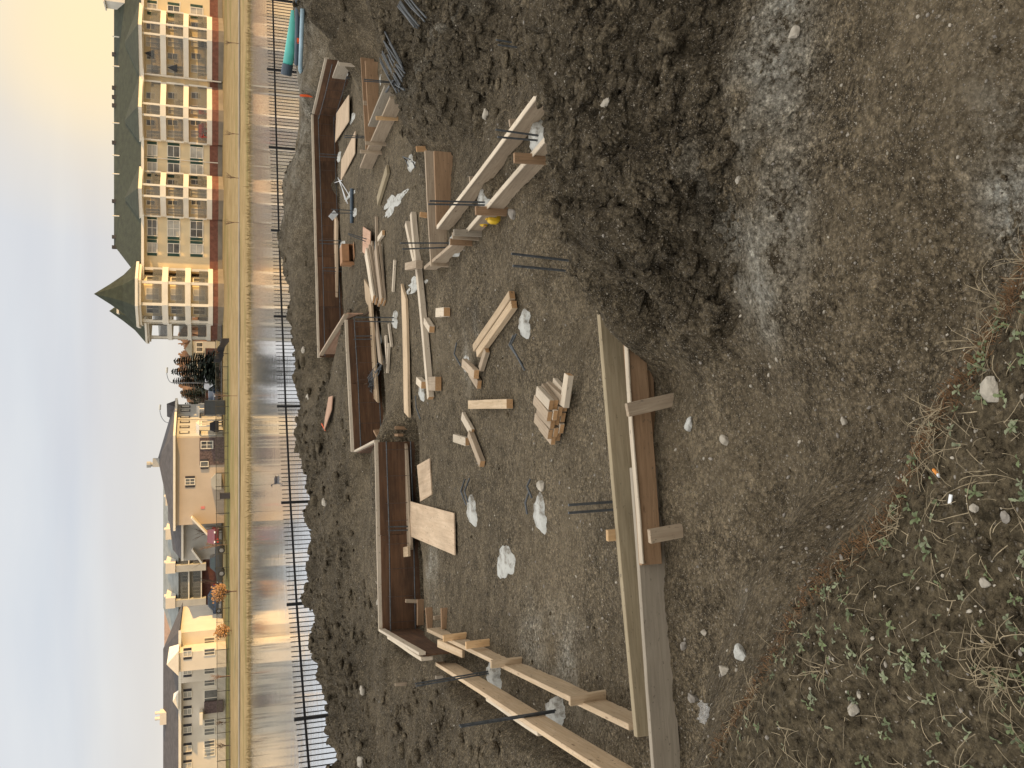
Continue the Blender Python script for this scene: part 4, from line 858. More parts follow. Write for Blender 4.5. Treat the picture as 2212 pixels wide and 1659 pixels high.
slabs = [(348, 360), (397, 408), (447, 458)]
def bay(y0, y1, yap, depth, wedge=True):
    """balcony bay between photo columns y0 (right end) and y1 (left end), its tip at yap"""
    A, B, T = xx(y1), xx(y0), xx(yap); poly = [(A, YA-.02), (A, YA-.55), (T-.7, YA-depth), (T+.7, YA-depth), (B, YA-.55), (B, YA-.02)]
    bo = MB().prism(poly, zx(360), zx(348)); bo.v = []; bo.f = []
    base = MB().prism([(x, y-.02 if y < YA-.1 else y) for x, y in poly], zb-.3, zx(458)).build('bay_base', MT['brick'], ap)
    MB().prism([(x, y-.1 if y < YA-.1 else y-.16) for x, y in poly], zb-.3, zb+.5).build('plinth', MT['pathc'], ap)
    for i, (a, b) in enumerate(slabs):
        s = MB().prism([(x, y-.06 if y < YA-.1 else y) for x, y in poly], zx(b), zx(a)).build('balcony', MT['trim'], ap)
        r = MB(); z0, z1 = zx(a)+.05, zx(a)+1.12
        for p, q in zip(poly[:-1], poly[1:]):
            if abs(p[1]-YA) < .1 and abs(q[1]-YA) < .1: continue
            p, q = Vector((*p, 0)), Vector((*q, 0)); r.bar(p+Vector((0, .05, (z0+z1)/2)), q+Vector((0, .05, (z0+z1)/2)), .03, z1-z0-.02)
        r.build('railing', MT['rail'], s)
        ztop = zx(310) if i == 0 else zx(slabs[i-1][1])
        for p in (poly[1], poly[2], poly[3], poly[4]): MB().box(p[0]-.12, p[0]+.12, p[1]-.02, p[1]+.22, zx(a), ztop).build('post', MT['trim'], s)
        # doors, windows and the lit back wall of each balcony
        for k, (u, w_, kind) in enumerate(((.16, .13, 'panel'), (.36, .10, 'pane'), (.58, .16, 'panel'), (.83, .11, 'pane'))):
            ya = y1+(y0-y1)*(u-w_/2); yb = y1+(y0-y1)*(u+w_/2); top = (316, 362, 412)[i]
            win(ap, ya, yb, top+random.uniform(0, 2), a-2 if k in (0, 2) else a-14, YA, None, (2, 1) if k in (0, 2) else (1, 2), pm=kind, name='balcony_door' if k in (0, 2) else 'window')
        # things kept on the balconies
        for k in range(random.randint(2, 4)):
            u = random.uniform(.1, .9); X = A+(B-A)*u; dmx = .55+(depth-.9)*(1-abs(u-.5)*2); Yq = YA-random.uniform(.35, max(.4, dmx-.3))
            FURN.append((X, Yq, zx(a), yap, i))
    o = .45; fp = [(A-o, YA+.3), (A-o, YA-.9), (T, YA-depth-o-.25), (B+o, YA-.9), (B+o, YA+.3)]
    MB().prism(fp, zx(310), zx(302)).build('bay_fascia', MT['trim'], ap)
    mb = MB(); ax_, ay_, az_ = T, YA+3.6, zx(268)+.25; z0 = zx(302)+.01
    vs = [(x*1.0, y-.08 if y < YA else y+3, z0) for x, y in fp]+[(ax_, ay_, az_)]
    mb.add(vs, [(i, i+1, 5) for i in range(4)]+[(4, 0, 5), (4, 3, 2, 1, 0)]); mb.build('bay_roof', MT['shingle'], ap)
FURN = []
bay(33, 172, 86, 2.5); bay(186, 310, 256, 2.5); bay(378, 472, 425, 2.5)
MB().tube([(xx(173), YA-.75, zx(305)), (xx(173), YA-.75, zx(478))], .09, 8).build('downpipe', MT['trim'], ap); MB().tube([(xx(347), YA-.12, zx(307)), (xx(347), YA-.12, zx(478))], .07, 8).build('downpipe', MT['trim'], ap)
MB().tube([(xx(586), YA-.12, zx(307)), (xx(586), YA-.12, zx(478))], .08, 8).build('downpipe', MT['shutd'], ap)
MT['redcloth'] = simple('red_fabric', (.55, .045, .03), .8, 3, .2); MT['umbr'] = simple('charcoal_cloth', (.035, .037, .042), .9, 3, .2); MT['amber'] = simple('amber_panel', (.72, .52, .16), .5, 2, .2)
def seat_on(p, m, nm, lb, cat, g=None):
    x, y, z = p; o = empty(nm, (x, y, z), lb, cat, g)
    MB().box(x-.3, x+.3, y-.3, y+.3, z+.36, z+.46).build('seat', m, o); MB().box(x-.3, x+.3, y+.22, y+.3, z+.46, z+1.0).build('backrest', m, o); MB().box(x-.36, x-.3, y-.3, y+.25, z+.46, z+.66).build('armrest', m, o); MB().box(x+.3, x+.36, y-.3, y+.25, z+.46, z+.66).build('armrest', m, o)
    for sx in (-.28, .28):
        for sy in (-.26, .26): MB().box(x+sx-.03, x+sx+.03, y+sy-.03, y+sy+.03, z, z+.36).build('leg', m, o)
zf = zx(447)
for k, y in enumerate((242, 274, 284, 293)): seat_on((xx(y), YA-1.0, zf), MT['redcloth'], 'red_armchair', ('red armchair alone on the lowest balcony, right of the bay tip', 'red armchair on the lowest balcony just left of the bay tip, rightmost of three', 'middle one of three red armchairs in a row on the lowest balcony', 'leftmost of three red armchairs in a row on the lowest balcony')[k], 'armchair', 'red armchairs on the lowest balcony')
for k, (y, a, lb) in enumerate(((155, 397, 'closed charcoal parasol on the middle balcony near the long downpipe'), (130, 348, 'closed charcoal parasol on the top balcony of the rightmost bay'))):
    z = zx(a); X = xx(y); o = empty('parasol', (X, YA-.9, z), lb, 'parasol', 'parasols on the balconies'); MB().tube([(X, YA-.9, z), (X, YA-.9, z+1.9)], .03, 6).build('pole', MT['trim'], o); MB().cone([(X+math.cos(q)*.55, YA-.9+math.sin(q)*.55) for q in [i*math.pi/4 for i in range(8)]], z+.75, (X, YA-.9, z+1.95)).build('canopy', MT['umbr'], o)
for k, (y, a, lb) in enumerate(((60, 397, 'rightmost bay, middle floor'), (57, 447, 'rightmost bay, lowest floor'), (96, 447, 'left flank of the rightmost bay, lowest floor'), (228, 397, 'second bay, middle floor'), (392, 348, 'third bay, top floor'), (395, 447, 'third bay, lowest floor'), (408, 397, 'third bay, middle floor'))):
    seat_on((xx(y), YA-.85, zx(a)), MT['umbr'], 'balcony_chair', f'dark chair behind the railing of the {lb}', 'chair', 'dark balcony chairs')
# ---- the corner turrets
def octp(cx, cy, r, rot=math.pi/8): return [(cx+r*math.cos(rot+k*math.pi/4), cy+r*math.sin(rot+k*math.pi/4)) for k in range(8)]
def turret(o, yc, Yc, r, xs_, xf, xroof, xapex, xbase, core, nm):
    cx_ = PX(400, yc, Yc).x; Z = lambda x: PX(x, 829.5, Yc-r*.8).z; P8 = octp(cx_, Yc, r)
    MB().prism(octp(cx_, Yc, r*.99), zb-.3, Z(xbase)).build('brick_base', MT['brick'], o)
    MB().prism(octp(cx_, Yc, r*1.03), zb-.3, zb+.55).build('plinth', MT['pathc'], o)
    if core: MB().prism(octp(cx_, Yc, r*core), Z(xbase), Z(xf)).build('wall', MT['stucco'], o)
    for i, (a, b) in enumerate(xs_):
        s = MB().prism(octp(cx_, Yc, r*1.02), Z(b), Z(a)).build('balcony', MT['trim'], o)
        rr = MB(); z0, z1 = Z(a)+.06, Z(a)+1.1
        for k in range(8):
            p, q = Vector((*octp(cx_, Yc, r*.96)[k], (z0+z1)/2)), Vector((*octp(cx_, Yc, r*.96)[(k+1) % 8], (z0+z1)/2)); rr.bar(p, q, .03, z1-z0)
        rr.build('railing', MT['rail'], s); zt_ = Z(xf) if i == 0 else Z(xs_[i-1][1])
        for k in range(8):
            p = octp(cx_, Yc, r*.94)[k]; MB().box(p[0]-.17, p[0]+.17, p[1]-.17, p[1]+.17, Z(a), zt_).build('column', MT['trim'], s)
        if core:
            Yw = Yc-r*core*math.cos(math.pi/8)-.01; top = (316, 363, 413)[i]
            for k in range(8):
                p, q = Vector((*octp(cx_, Yc, r*core*1.005)[k], 0)), Vector((*octp(cx_, Yc, r*core*1.005)[(k+1) % 8], 0)); m_ = (p+q)/2
                if m_.y > Yc: continue
                dv = (q-p).normalized(); w_ = (q-p).length*.62; z0_, z1_ = Z(a)+.45, min(Z(top), zt_-.35); cc_ = m_+Vector((0, 0, (z0_+z1_)/2))
                f_ = MB().bar(cc_-dv*(w_/2+.1), cc_+dv*(w_/2+.1), .06, z1_-z0_+.2).build('window', MT['trim'], o)
                pn = MB(); 
                for sgn in (-1, 1): pn.bar(cc_+dv*sgn*.05, cc_+dv*sgn*(w_/2), .10, z1_-z0_)
                pn.build('pane', MT['panel' if k % 2 else 'pane'], f_)
    zf0, zf1 = Z(xf), Z(xroof)
    MB().prism(octp(cx_, Yc, r*1.09), zf0, zf0+(zf1-zf0)*.5).build('fascia', MT['trim'], o); MB().prism(octp(cx_, Yc, r*1.17), zf0+(zf1-zf0)*.5+.001, zf1).build('cornice', MT['trim'], o)
    za = Z(xapex); prof = [(1.16, 0), (.70, .30), (.36, .62), (.0, 1)]; mb = MB(); vs = []
    for rr, h in prof[:-1]: vs += [(x, y, zf1+(za-zf1)*h+.004) for x, y in octp(cx_, Yc, r*rr)]
    vs.append((cx_, Yc, za)); fs = [(j*8+k, j*8+(k+1) % 8, (j+1)*8+(k+1) % 8, (j+1)*8+k) for j in range(2) for k in range(8)]+[(16+k, 16+(k+1) % 8, 24) for k in range(8)]
    mb.add(vs, fs); return mb.build('spire', MT['shingle'], o)
tw = empty('corner_turret', (PX(400, 641, YA+.6).x, YA+.6, zb), 'octagonal corner turret with balconies and a pointed olive roof, nearest the pond', 'turret', 'turrets of the apartment house')
turret(tw, 641, YA+.6, 3.75, [(350, 363), (400, 412), (450, 460)], 305, 293, 196, 460, .72, 'a')
tw = empty('corner_turret', (PX(400, 676, YA+8).x, YA+8, zb), 'open turret with white columns half hidden behind the larger one', 'turret', 'turrets of the apartment house')
sp_ = turret(tw, 676, YA+8, 3.9, [(361, 371), (405, 413), (446, 455)], 322, 313, 230, 457, 0, 'b')
X_ = PX(255, 672, YA+4.5).x; MB().box(X_-.3, X_+.3, YA+4.4, YA+6, zx(257, YA+4.5), zx(252, YA+4.5)).build('dormer', MT['trim'], sp_)
# ---- peach house at centre left
YB = 115.0; zxb = lambda x, Y=YB: PX(x, 829.5, Y).z; xb_ = lambda y, Y=YB: PX(400, y, Y).x
hb = empty('peach_house', (xb_(1040), YB, zb), 'plain peach walled house with a slate hip roof and a stone clad corner', 'house')
pa, pb, pc_ = (xb_(1134), YB), (xb_(945), YB), (xb_(874, 123), 123.0); pd, pe = (xb_(874, 123)-3, 134.0), (xb_(1134), 134.0)
zE = zxb(379); MB().prism([pa, pb, pc_, pd, pe], zb-.3, zE).build('wall', MT['beige'], hb)
d1 = Vector((pc_[0]-pb[0], pc_[1]-pb[1], 0)).normalized(); n1 = Vector((d1.y, -d1.x, 0))
# grey sheet over the side wall, its colour standing in for shade
mb = MB(); p, q = Vector((*pb, 0))+n1*.03+d1*.12, Vector((*pc_, 0))+n1*.03; mb.bar(p+Vector((0, 0, (zb+zE)/2)), q+Vector((0, 0, (zb+zE)/2)), .05, zE-zb-.01); mb.build('shade_sheet', MT['greyw'], hb)
def off(P, d): 
    c_ = Vector((sum(p[0] for p in P)/len(P), sum(p[1] for p in P)/len(P))); return [tuple(c_+(Vector(p)-c_)*(1+d/(Vector(p)-c_).length)) for p in P]
rp = off([pa, pb, pc_, pd, pe], .9); zt = zxb(340, 122); r0, r1 = PX(340, 992, 123), PX(362, 1085, 123)
mb = MB(); vs = [(x, y, zE+.25) for x, y in rp]+[(r0.x, 124, r0.z), (r1.x, 124, r1.z), (rp[0][0], 124, r1.z)]
mb.add(vs, [(0, 1, 5, 6), (0, 6, 7), (1, 2, 5), (2, 3, 5), (3, 4, 7, 6, 5), (4, 0, 7), (4, 3, 2, 1, 0)]); rfb = mb.build('roof', MT['shingleb'], hb)
mb = MB().prism(rp, zE-.02, zE+.245); mb.build('fascia', MT['trim'], hb)
v0 = PX(340, 999, 123.5); MB().box(v0.x-.55, v0.x+.55, 123, 124.1, v0.z-.7, v0.z+.55).build('vent_box', MT['greyw'], rfb)
v1 = PX(330, 1000, 123.5); MB().tube([(v1.x-.2, 123.5, v0.z+.3), (v1.x-.2, 123.5, v0.z+.8)], .28, 10).tube([(v1.x-.2, 123.5, v0.z+.8), (v1.x-.2, 123.5, v0.z+1.3)], .42, 10).build('turbine_vent', MT['greyw'], rfb)
MB().box(xb_(1006), xb_(946), YB-.1, YB+.05, zb-.3, zxb(431)).build('stone_cladding', MT['ledge'], hb)
win(hb, 968, 954, 435, 459, YB-.1, 'shutd', (2, 2), .0 or .01); win(hb, 1007, 998, 434, 449, YB-.1, 'shutd', (1, 1), .25); win(hb, 1046, 1035, 401, 420, YB, 'shutd', (2, 2), .28)
# wall louvre and lean-to on the plain part
a, b = PX(478, 1055, YB), PX(456, 1022, YB); tag(MB().extr([(a.x, a.z), (b.x, a.z), (b.x, b.z-.5), (b.x-.6, b.z), (a.x+.5, b.z), (a.x, b.z-.4)], YB-1.1, YB-.02).build('utility_cabinet', MT['greyw'], loc=(a.x, YB-1, a.z)), 'pale grey utility cabinet against the plain peach wall', 'cabinet')
a, b = PX(440, 1100, YB), PX(436, 1093, YB); tag(MB().box(a.x+.05, b.x-.05, YB-.05, YB-.015, a.z-.12, b.z+.12).build('wall_notice', simple('notice_red', (.65, .22, .20), .6, 3, .2), loc=(a.x, YB, a.z)), 'small red and white notice on the plain peach wall', 'sign')
# windows on the angled side wall
def swin(u0, u1, z0, z1, frame='trim', pm='pane', name='window'):
    P0, P1 = Vector((*pb, 0)), Vector((*pc_, 0)); a, b = P0.lerp(P1, u0)+n1*.06, P0.lerp(P1, u1)+n1*.06; c_ = Vector((0, 0, (z0+z1)/2))
    f_ = MB().bar(a+c_-d1*.1, b+c_+d1*.1, .10, z1-z0+.25).build(name, MT[frame], hb); MB().bar(a+c_+n1*.04, b+c_+n1*.04, .06, z1-z0).build('pane', MT[pm], f_)
for u in (.11, .27, .42, .57, .77, .89): swin(u, u+.045, zxb(408, 119), zxb(391, 119), 'shutd', 'panel')
for u, w in ((.06, .08), (.30, .05), (.40, .05), (.58, .08), (.80, .04)): swin(u, u+w, zxb(466, 119), zxb(436, 119), 'trim', 'panel', 'patio_door')
for u in (.04, .56):
    P0, P1 = Vector((*pb, 0)), Vector((*pc_, 0)); a, b = P0.lerp(P1, u), P0.lerp(P1, u+.16); z0, z1 = zxb(431, 119), zxb(424, 119); m_ = (a+b)/2+n1*.9
    vs = [a+Vector((0, 0, z0)), b+Vector((0, 0, z0)), b+n1*1.5+Vector((0, 0, z0)), a+n1*1.5+Vector((0, 0, z0)), (a+b)/2+Vector((0, 0, z1)), (a+b)/2+n1*1.5+Vector((0, 0, z1))]
    MB().add(vs, [(3, 2, 5), (0, 3, 5, 4), (2, 1, 4, 5), (0, 1, 2, 3), (1, 0, 4)]).build('porch_roof', MT['trim' if u < .3 else 'greyw'], hb)
    MB().tube([a+n1*1.4+Vector((0, 0, zb)), a+n1*1.4+Vector((0, 0, z0))], .09, 6).tube([b+n1*1.4+Vector((0, 0, zb)), b+n1*1.4+Vector((0, 0, z0))], .09, 6).build('porch_post', MT['trim'], hb)
p = Vector((*pb, 0)).lerp(Vector((*pc_, 0)), .52)+n1*.12; MB().tube([p+Vector((0, 0, zb)), p+Vector((0, 0, zE))], .06, 6).build('downpipe', MT['trim'], hb)
P_ = Vector((*pc_, 0)).lerp(Vector((*pb, 0)), .12); g0 = zxb(378, 122)
MB().add([P_+n1*.7-d1*.9+Vector((0, 0, g0)), P_+n1*.7+d1*.9+Vector((0, 0, g0)), P_+n1*.7+Vector((0, 0, g0+1.0)), P_-n1*1.2-d1*.9+Vector((0, 0, g0)), P_-n1*1.2+d1*.9+Vector((0, 0, g0)), P_-n1*1.2+Vector((0, 0, g0+1.0))], [(0, 1, 2), (0, 2, 5, 3), (1, 4, 5, 2), (3, 5, 4), (0, 3, 4, 1)]).build('gablet', MT['shingleb'], hb)
# porch gables at its left end
for (ys, xs_), lb in ((((1150, 1122), (414, 448)), 'lit'),):
    a, b = PX(414, 1117, YB-1), PX(452, 1157, YB-1); mb = MB(); mb.bar((b.x, YB-.9, b.z), (a.x, YB-.9, a.z), 1.7, .22); mb.build('porch_roof', MT['trim'], hb)
# grey wing continuing left
yw = 119.0; hw_ = empty('grey_wing', (PX(400, 1180, yw).x, yw, zb), 'low grey walled wing with dark roof, left of the peach house behind the pickup', 'house')
a, b = PX(478, 1206, yw), PX(393, 1135, yw); MB().box(a.x, b.x, yw, yw+9, zb-.3, b.z).build('wall', MT['greyw'], hw_)
c0, c1, c2 = PX(393, 1210, yw-.5), PX(366, 1150, yw+4), PX(363, 1130, yw+4)
MB().add([(c0.x, yw-.7, b.z), (b.x+1, yw-.7, b.z), (b.x+1, yw+9.5, b.z), (c0.x, yw+9.5, b.z), (c1.x-2.4, yw+4.5, c1.z-.4), (b.x+1, yw+4.5, c2.z)], [(0, 1, 5, 4), (3, 4, 5, 2), (0, 4, 3), (1, 2, 5), (0, 3, 2, 1)]).build('roof', MT['shingleb'], hw_)
MB().box(c0.x-.05, b.x+1.05, yw-.8, yw-.7, b.z-.2, b.z+.06).build('fascia', MT['trim'], hw_)
mb = MB(); a, b = PX(415, 1188, yw-1.6), PX(436, 1216, yw-1.6); mb.bar((a.x, yw-1.0, a.z), (b.x, yw-1.0, b.z), 1.8, .22); mb.build('porch_roof', MT['trim'], hw_)
a, b = PX(478, 1200, yw-.3), PX(440, 1140, yw-.3); MB().box(a.x+.3, b.x, yw-.35, yw-.02, zb-.3, zb+2.2).build('low_wall', MT['greyw'], hw_)
# ---- grey terrace behind
YG = 150.0; hg = empty('grey_terrace', (PX(400, 1230, YG).x, YG, zb), 'long grey terrace with recessed balconies, brick base and pale dormers, far behind the pickup', 'apartment house')
zg = lambda x: PX(x, 829.5, YG).z; xg = lambda y: PX(400, y, YG).x
MB().box(xg(1410), xg(1000), YG, YG+12, zg(434), zg(386)).build('wall', MT['greyw'], hg); MB().box(xg(1410)-.1, xg(1000)+.1, YG-.5, YG+12, zb-.3, zg(434)-.01).build('brick_base', simple('dark_brick', (.105, .045, .038), .9, 2, .3), hg)
zr = zg(353)+.3; MB().add([(xg(1412), YG-1, zg(386)), (xg(1000), YG-1, zg(386)), (xg(1000), YG+13, zg(386)), (xg(1412), YG+13, zg(386)), (xg(1328), YG+6, zr), (xg(1000), YG+6, zr)], [(0, 1, 5, 4), (3, 4, 5, 2), (0, 4, 3), (1, 2, 5), (0, 3, 2, 1)]).build('roof', MT['shingleg'], hg)
for a, b in ((407, 409.5), (434, 436)):
    MB().box(xg(1405), xg(1010), YG-1.6, YG, zg(b), zg(a)).build('balcony', MT['trim'], hg); MB().box(xg(1405), xg(1010), YG-1.62, YG-1.56, zg(a)+.04, zg(a)+1.15).build('railing', MT['rail'], hg)
for y in (1190, 1250, 1275, 1318, 1345):
    for a, b in ((394, 405), (417, 432)): win(hg, y+6, y-6, a, b, YG-.0, None, (2, 1), pm='pane', name='balcony_door')
for y in (1078, 1150, 1222, 1296):
    w = 7; x0, x1 = xg(y+w), xg(y-w); mb = MB().box(x0, x1, YG-2.2, YG+4, zg(445), zg(380)); mb.build('pier', MT['greyw'], hg)
    MB().box(x0-.1, x1+.5, YG-2.4, YG+5, zg(380)+.01, zg(359)).build('dormer', MT['creamw'], hg); MB().box(x0+1, x1-.3, YG+2, YG+3, zg(359)+.01, zg(353)).build('chimney', MT['creamw'], hg)
# ---- cream house at far left
YC = 112.0; hc_ = empty('cream_house', (PX(400, 1500, YC).x, YC, zb), 'long cream house with sunlit gable bay and rows of dark shuttered windows', 'house')
zc = lambda x, Y=YC: PX(x, 829.5, Y).z; xc = lambda y, Y=YC: PX(400, y, Y).x
MB().box(xc(1780), xc(1366), YC, YC+13, zb-.3, zc(388)).build('wall', MT['creamw'], hc_)
zr = zc(352, YC+6); MB().add([(xc(1780), YC-.8, zc(388)), (xc(1358), YC-.8, zc(388)), (xc(1358), YC+13.8, zc(388)), (xc(1780), YC+13.8, zc(388)), (xc(1780), YC+6.5, zr), (xc(1430), YC+6.5, zr)], [(0, 1, 5, 4), (3, 4, 5, 2), (1, 2, 5), (0, 4, 3), (0, 3, 2, 1)]).build('roof', MT['shingleb'], hc_)
MB().box(xc(1780), xc(1357), YC-.92, YC-.82, zc(390)-.1, zc(388)+.1).build('fascia', MT['trim'], hc_)
# projecting gable bay
x0, x1 = xc(1432), xc(1393); gz = zc(388)
MB().box(x0, x1, YC-3.2, YC-.02, zb-.3, gz).build('bay_wall', MT['creamw'], hc_)
MB().add([(x0-.4, YC-3.6, gz), (x1+.4, YC-3.6, gz), ((x0+x1)/2, YC-3.6, zc(363)), (x0-.4, YC+4, gz), (x1+.4, YC+4, gz), ((x0+x1)/2, YC+4, zc(363))], [(0, 1, 2), (0, 2, 5, 3), (1, 4, 5, 2), (3, 5, 4), (0, 3, 4, 1)]).build('gable_roof', MT['trim'], hc_)
x0, x1 = xc(1470), xc(1433); MB().box(x0, x1, YC-.9, YC-.02, zb-.3, gz).build('bay_wall', MT['creamw'], hc_)
x0, x1 = xc(1525), xc(1486); MB().add([(x0, YC-1.1, gz+.1), (x1, YC-1.1, gz+.1), ((x0+x1)/2, YC-1.1, zc(374)), ((x0+x1)/2, YC+3, zc(374)), (x0, YC+3, gz), (x1, YC+3, gz)], [(0, 1, 2), (0, 2, 3, 4), (1, 5, 3, 2), (0, 4, 5, 1), (4, 3, 5)]).build('gablet', MT['trim'], hc_)
for y, Yw in ((1412, YC-3.2), (1450, YC-.9), (1500, YC), (1537, YC), (1576, YC), (1617, YC), (1654, YC), (1695, YC), (1740, YC)): win(hc_, y+4.3, y-4.3, 397, 413, Yw, 'shutd', (1, 2), .30, 'panel')
for y, Yw in ((1384, YC), (1408, YC-3.2), (1448, YC-.9), (1474, YC), (1560, YC), (1580, YC), (1606, YC), (1625, YC), (1680, YC), (1720, YC)): win(hc_, y+5, y-5, 442, 463, Yw, None, (2, 1), .2, 'panel' if y % 2 else 'pane')
win(hc_, 1522, 1492, 442, 470, YC, None, (2, 1), pm='pane', name='patio_door')
MB().box(xc(1560), xc(1535), YC-1.6, YC-.02, zc(438), zc(431)).build('porch_roof', MT['trim'], hc_); MB().box(xc(1545), xc(1520), YC-.4, YC-.02, zb, zc(441)).build('stone_cladding', MT['ledge'], hc_)
for y, w in ((1447, 3), (1490, 3)):
    a = PX(350, y+80, YC+6)
a = PX(346, 1545, YC+6); MB().box(a.x-.9, a.x+.6, YC+5, YC+6.5, zr-1, a.z).tube([(a.x-.3, YC+5.8, a.z), (a.x-.3, YC+5.8, a.z+.6)], .25, 8).tube([(a.x+.4, YC+5.8, a.z), (a.x+.4, YC+5.8, a.z+.6)], .2, 8).build('chimney', MT['creamw'], hc_)
# sunlit roof between grey terrace and cream house
YS = 172.0; hs = empty('gable_house', (PX(400, 1375, YS).x, YS, zb), 'house with a warm sunlit roof showing between the grey terrace and the cream house', 'house')
MT['tanroof'] = simple('tan_shingles', (.34, .22, .15), .95, 1.4, .2); xs2 = lambda y: PX(400, y, YS).x; zs2 = lambda x: PX(x, 829.5, YS).z
MB().box(xs2(1420), xs2(1318), YS, YS+10, zb-.3, zs2(388)).build('wall', MT['creamw'], hs)
MB().add([(xs2(1430), YS-1, zs2(388)), (xs2(1316), YS-1, zs2(388)), (xs2(1316), YS+11, zs2(388)), (xs2(1430), YS+11, zs2(388)), (xs2(1440), YS+5, zs2(352)), (xs2(1322), YS+5, zs2(352))], [(0, 1, 5, 4), (3, 4, 5, 2), (1, 2, 5), (0, 4, 3), (0, 3, 2, 1)]).build('roof', MT['tanroof'], hs)
# ---------------------------------------------------------------- parking, path, fences on the far bank
tag(MB().add([(-90, 117, -1.62), (PX(400, 700, 117).x, 117, -1.62), (PX(400, 700, 135).x, 135, -1.62), (-90, 135, -1.62)], [(0, 1, 2, 3)]).build('parking_lot', MT['asph']), kind='structure')
za_ = ground_z(0, 93.2)
tag(MB().add([(-100, 92.4, ground_z(0, 92.4)+.05), (100, 92.4, ground_z(0, 92.4)+.05), (100, 93.9, ground_z(0, 93.9)+.05), (-100, 93.9, ground_z(0, 93.9)+.05)], [(0, 1, 2, 3)]).build('gravel_path', MT['pathc']), kind='structure')
MT['mesh'] = simple('fence_wire', (.05, .047, .035), .6, 3, .2)
o = empty('chain_fence', (-30, 106, ground_z(-30, 106)), 'low dark wire fence along the top of the far grass bank', 'fence')
fx0, fx1 = PX(450, 1800, 104).x, PX(450, 735, 108).x; n = 36
fy = lambda x: 104+(x-fx0)/(fx1-fx0)*4
pk = MB()
for i in range(n+1):
    x = fx0+(fx1-fx0)*i/n; MB().tube([(x, fy(x), ground_z(x, fy(x))-.1), (x, fy(x), ground_z(x, fy(x))+1.5)], .035, 5).build('post', MT['mesh'], o)
for k in range(420):
    x = fx0+(fx1-fx0)*k/420; z0 = ground_z(x, fy(x)); pk.bar((x, fy(x), z0), (x, fy(x), z0+1.4), .03, .03, up=(0, 1, 0))
pk.build('picket_panel', MT['mesh'], o)
a, b = Vector((fx0, fy(fx0), 0)), Vector((fx1, fy(fx1), 0)); MB().bar(a+Vector((0, 0, ground_z(fx0, fy(fx0))+1.42)), b+Vector((0, 0, ground_z(fx1, fy(fx1))+1.42)), .05, .06).bar(a+Vector((0, 0, ground_z(fx0, fy(fx0))+.12)), b+Vector((0, 0, ground_z(fx1, fy(fx1))+.12)), .05, .05).build('rail', MT['mesh'], o)
# black silt cloth hung on stakes
o = empty('silt_fence', (PX(480, 755, 104).x, 104, ground_z(0, 104)), 'sagging black silt cloth fence on stakes left of the turrets', 'silt fence'); MT['cloth'] = simple('black_cloth', (.018, .018, .021), .8, 1.5, .4)
prof = [(731, 106, 478, 501), (737, 106, 478, 497), (742, 106, 477, 491), (750, 106, 470, 486), (757, 107, 469, 484), (762, 107, 474, 483), (768, 107, 467, 483), (775, 107, 463, 481), (783, 107.5, 461, 476)]
mb = MB(); vs = []
for y, Y, xt, xb in prof: a, b = PX(xt, y, Y), PX(xb, y, Y); vs += [(a.x, Y-.03, a.z), (b.x, Y-.03, b.z), (a.x, Y+.03, a.z), (b.x, Y+.03, b.z)]
fs = []
for i in range(len(prof)-1): j = 4*i; fs += [(j, j+1, j+5, j+4), (j+2, j+6, j+7, j+3), (j, j+4, j+6, j+2), (j+1, j+3, j+7, j+5)]
mb.add(vs, fs+[(0, 2, 3, 1)]); mb.build('cloth', MT['cloth'], o)
for y, Y, xt, xb in prof[::2]: a, b = PX(xt-3, y, Y), PX(xb+1, y, Y); MB().tube([a+Vector((0, .08, 0)), b+Vector((0, .08, 0))], .03, 5).build('stake', MT['mesh'], o)
# dark corrugated enclosure and a bin
a, b = PX(474, 896, 113), PX(443, 865, 113); o = empty('bin_enclosure', (a.x, 113, zb), 'dark corrugated bin enclosure at the right end of the peach house', 'enclosure'); mb = MB(); n = 26
for i in range(n): x0 = a.x+(b.x-a.x)*i/n; mb.box(x0, x0+(b.x-a.x)/n*.96, 113-(.04 if i % 2 else 0), 115.2, zb-.2, b.z)
mb.build('panel', simple('blue_grey_steel', (.045, .055, .065), .6, 2, .2), o); MB().box(a.x-.05, b.x+.05, 112.93, 115.3, b.z, b.z+.1).build('cap_rail', MT['shutd'], o)
a, b = PX(482, 1078, 105), PX(476.5, 1066, 105); o = empty('utility_box', (a.x, 105, ground_z(a.x, 105)), 'dark green utility box standing on the grass before the peach wall', 'utility box'); MB().box(a.x, b.x, 105, 105.8, ground_z(a.x, 105)-.1, PX(476, 1070, 105).z).build('body', MT['shutd'], o); MB().box(a.x-.05, b.x+.05, 104.95, 105.85, PX(476, 1070, 105).z, PX(476, 1070, 105).z+.05).build('lid', MT['shutd'], o)
# barbecue and furniture under the porch of the peach house
a = PX(478, 921, 114.0); o = empty('barbecue', (a.x, 114, zb), 'black covered barbecue beside the porch steps of the peach house', 'barbecue'); MB().box(a.x-.7, a.x+.7, 113.6, 114.3, zb+.5, zb+1.1).extr([(a.x-.6, zb+1.1), (a.x+.6, zb+1.1), (a.x+.45, zb+1.55), (a.x-.45, zb+1.55)], 113.65, 114.25).build('body', MT['cloth'], o)
for s_ in (-.5, .5): MB().box(a.x+s_-.05, a.x+s_+.05, 113.7, 114.2, zb, zb+.5).build('leg', MT['cloth'], o)
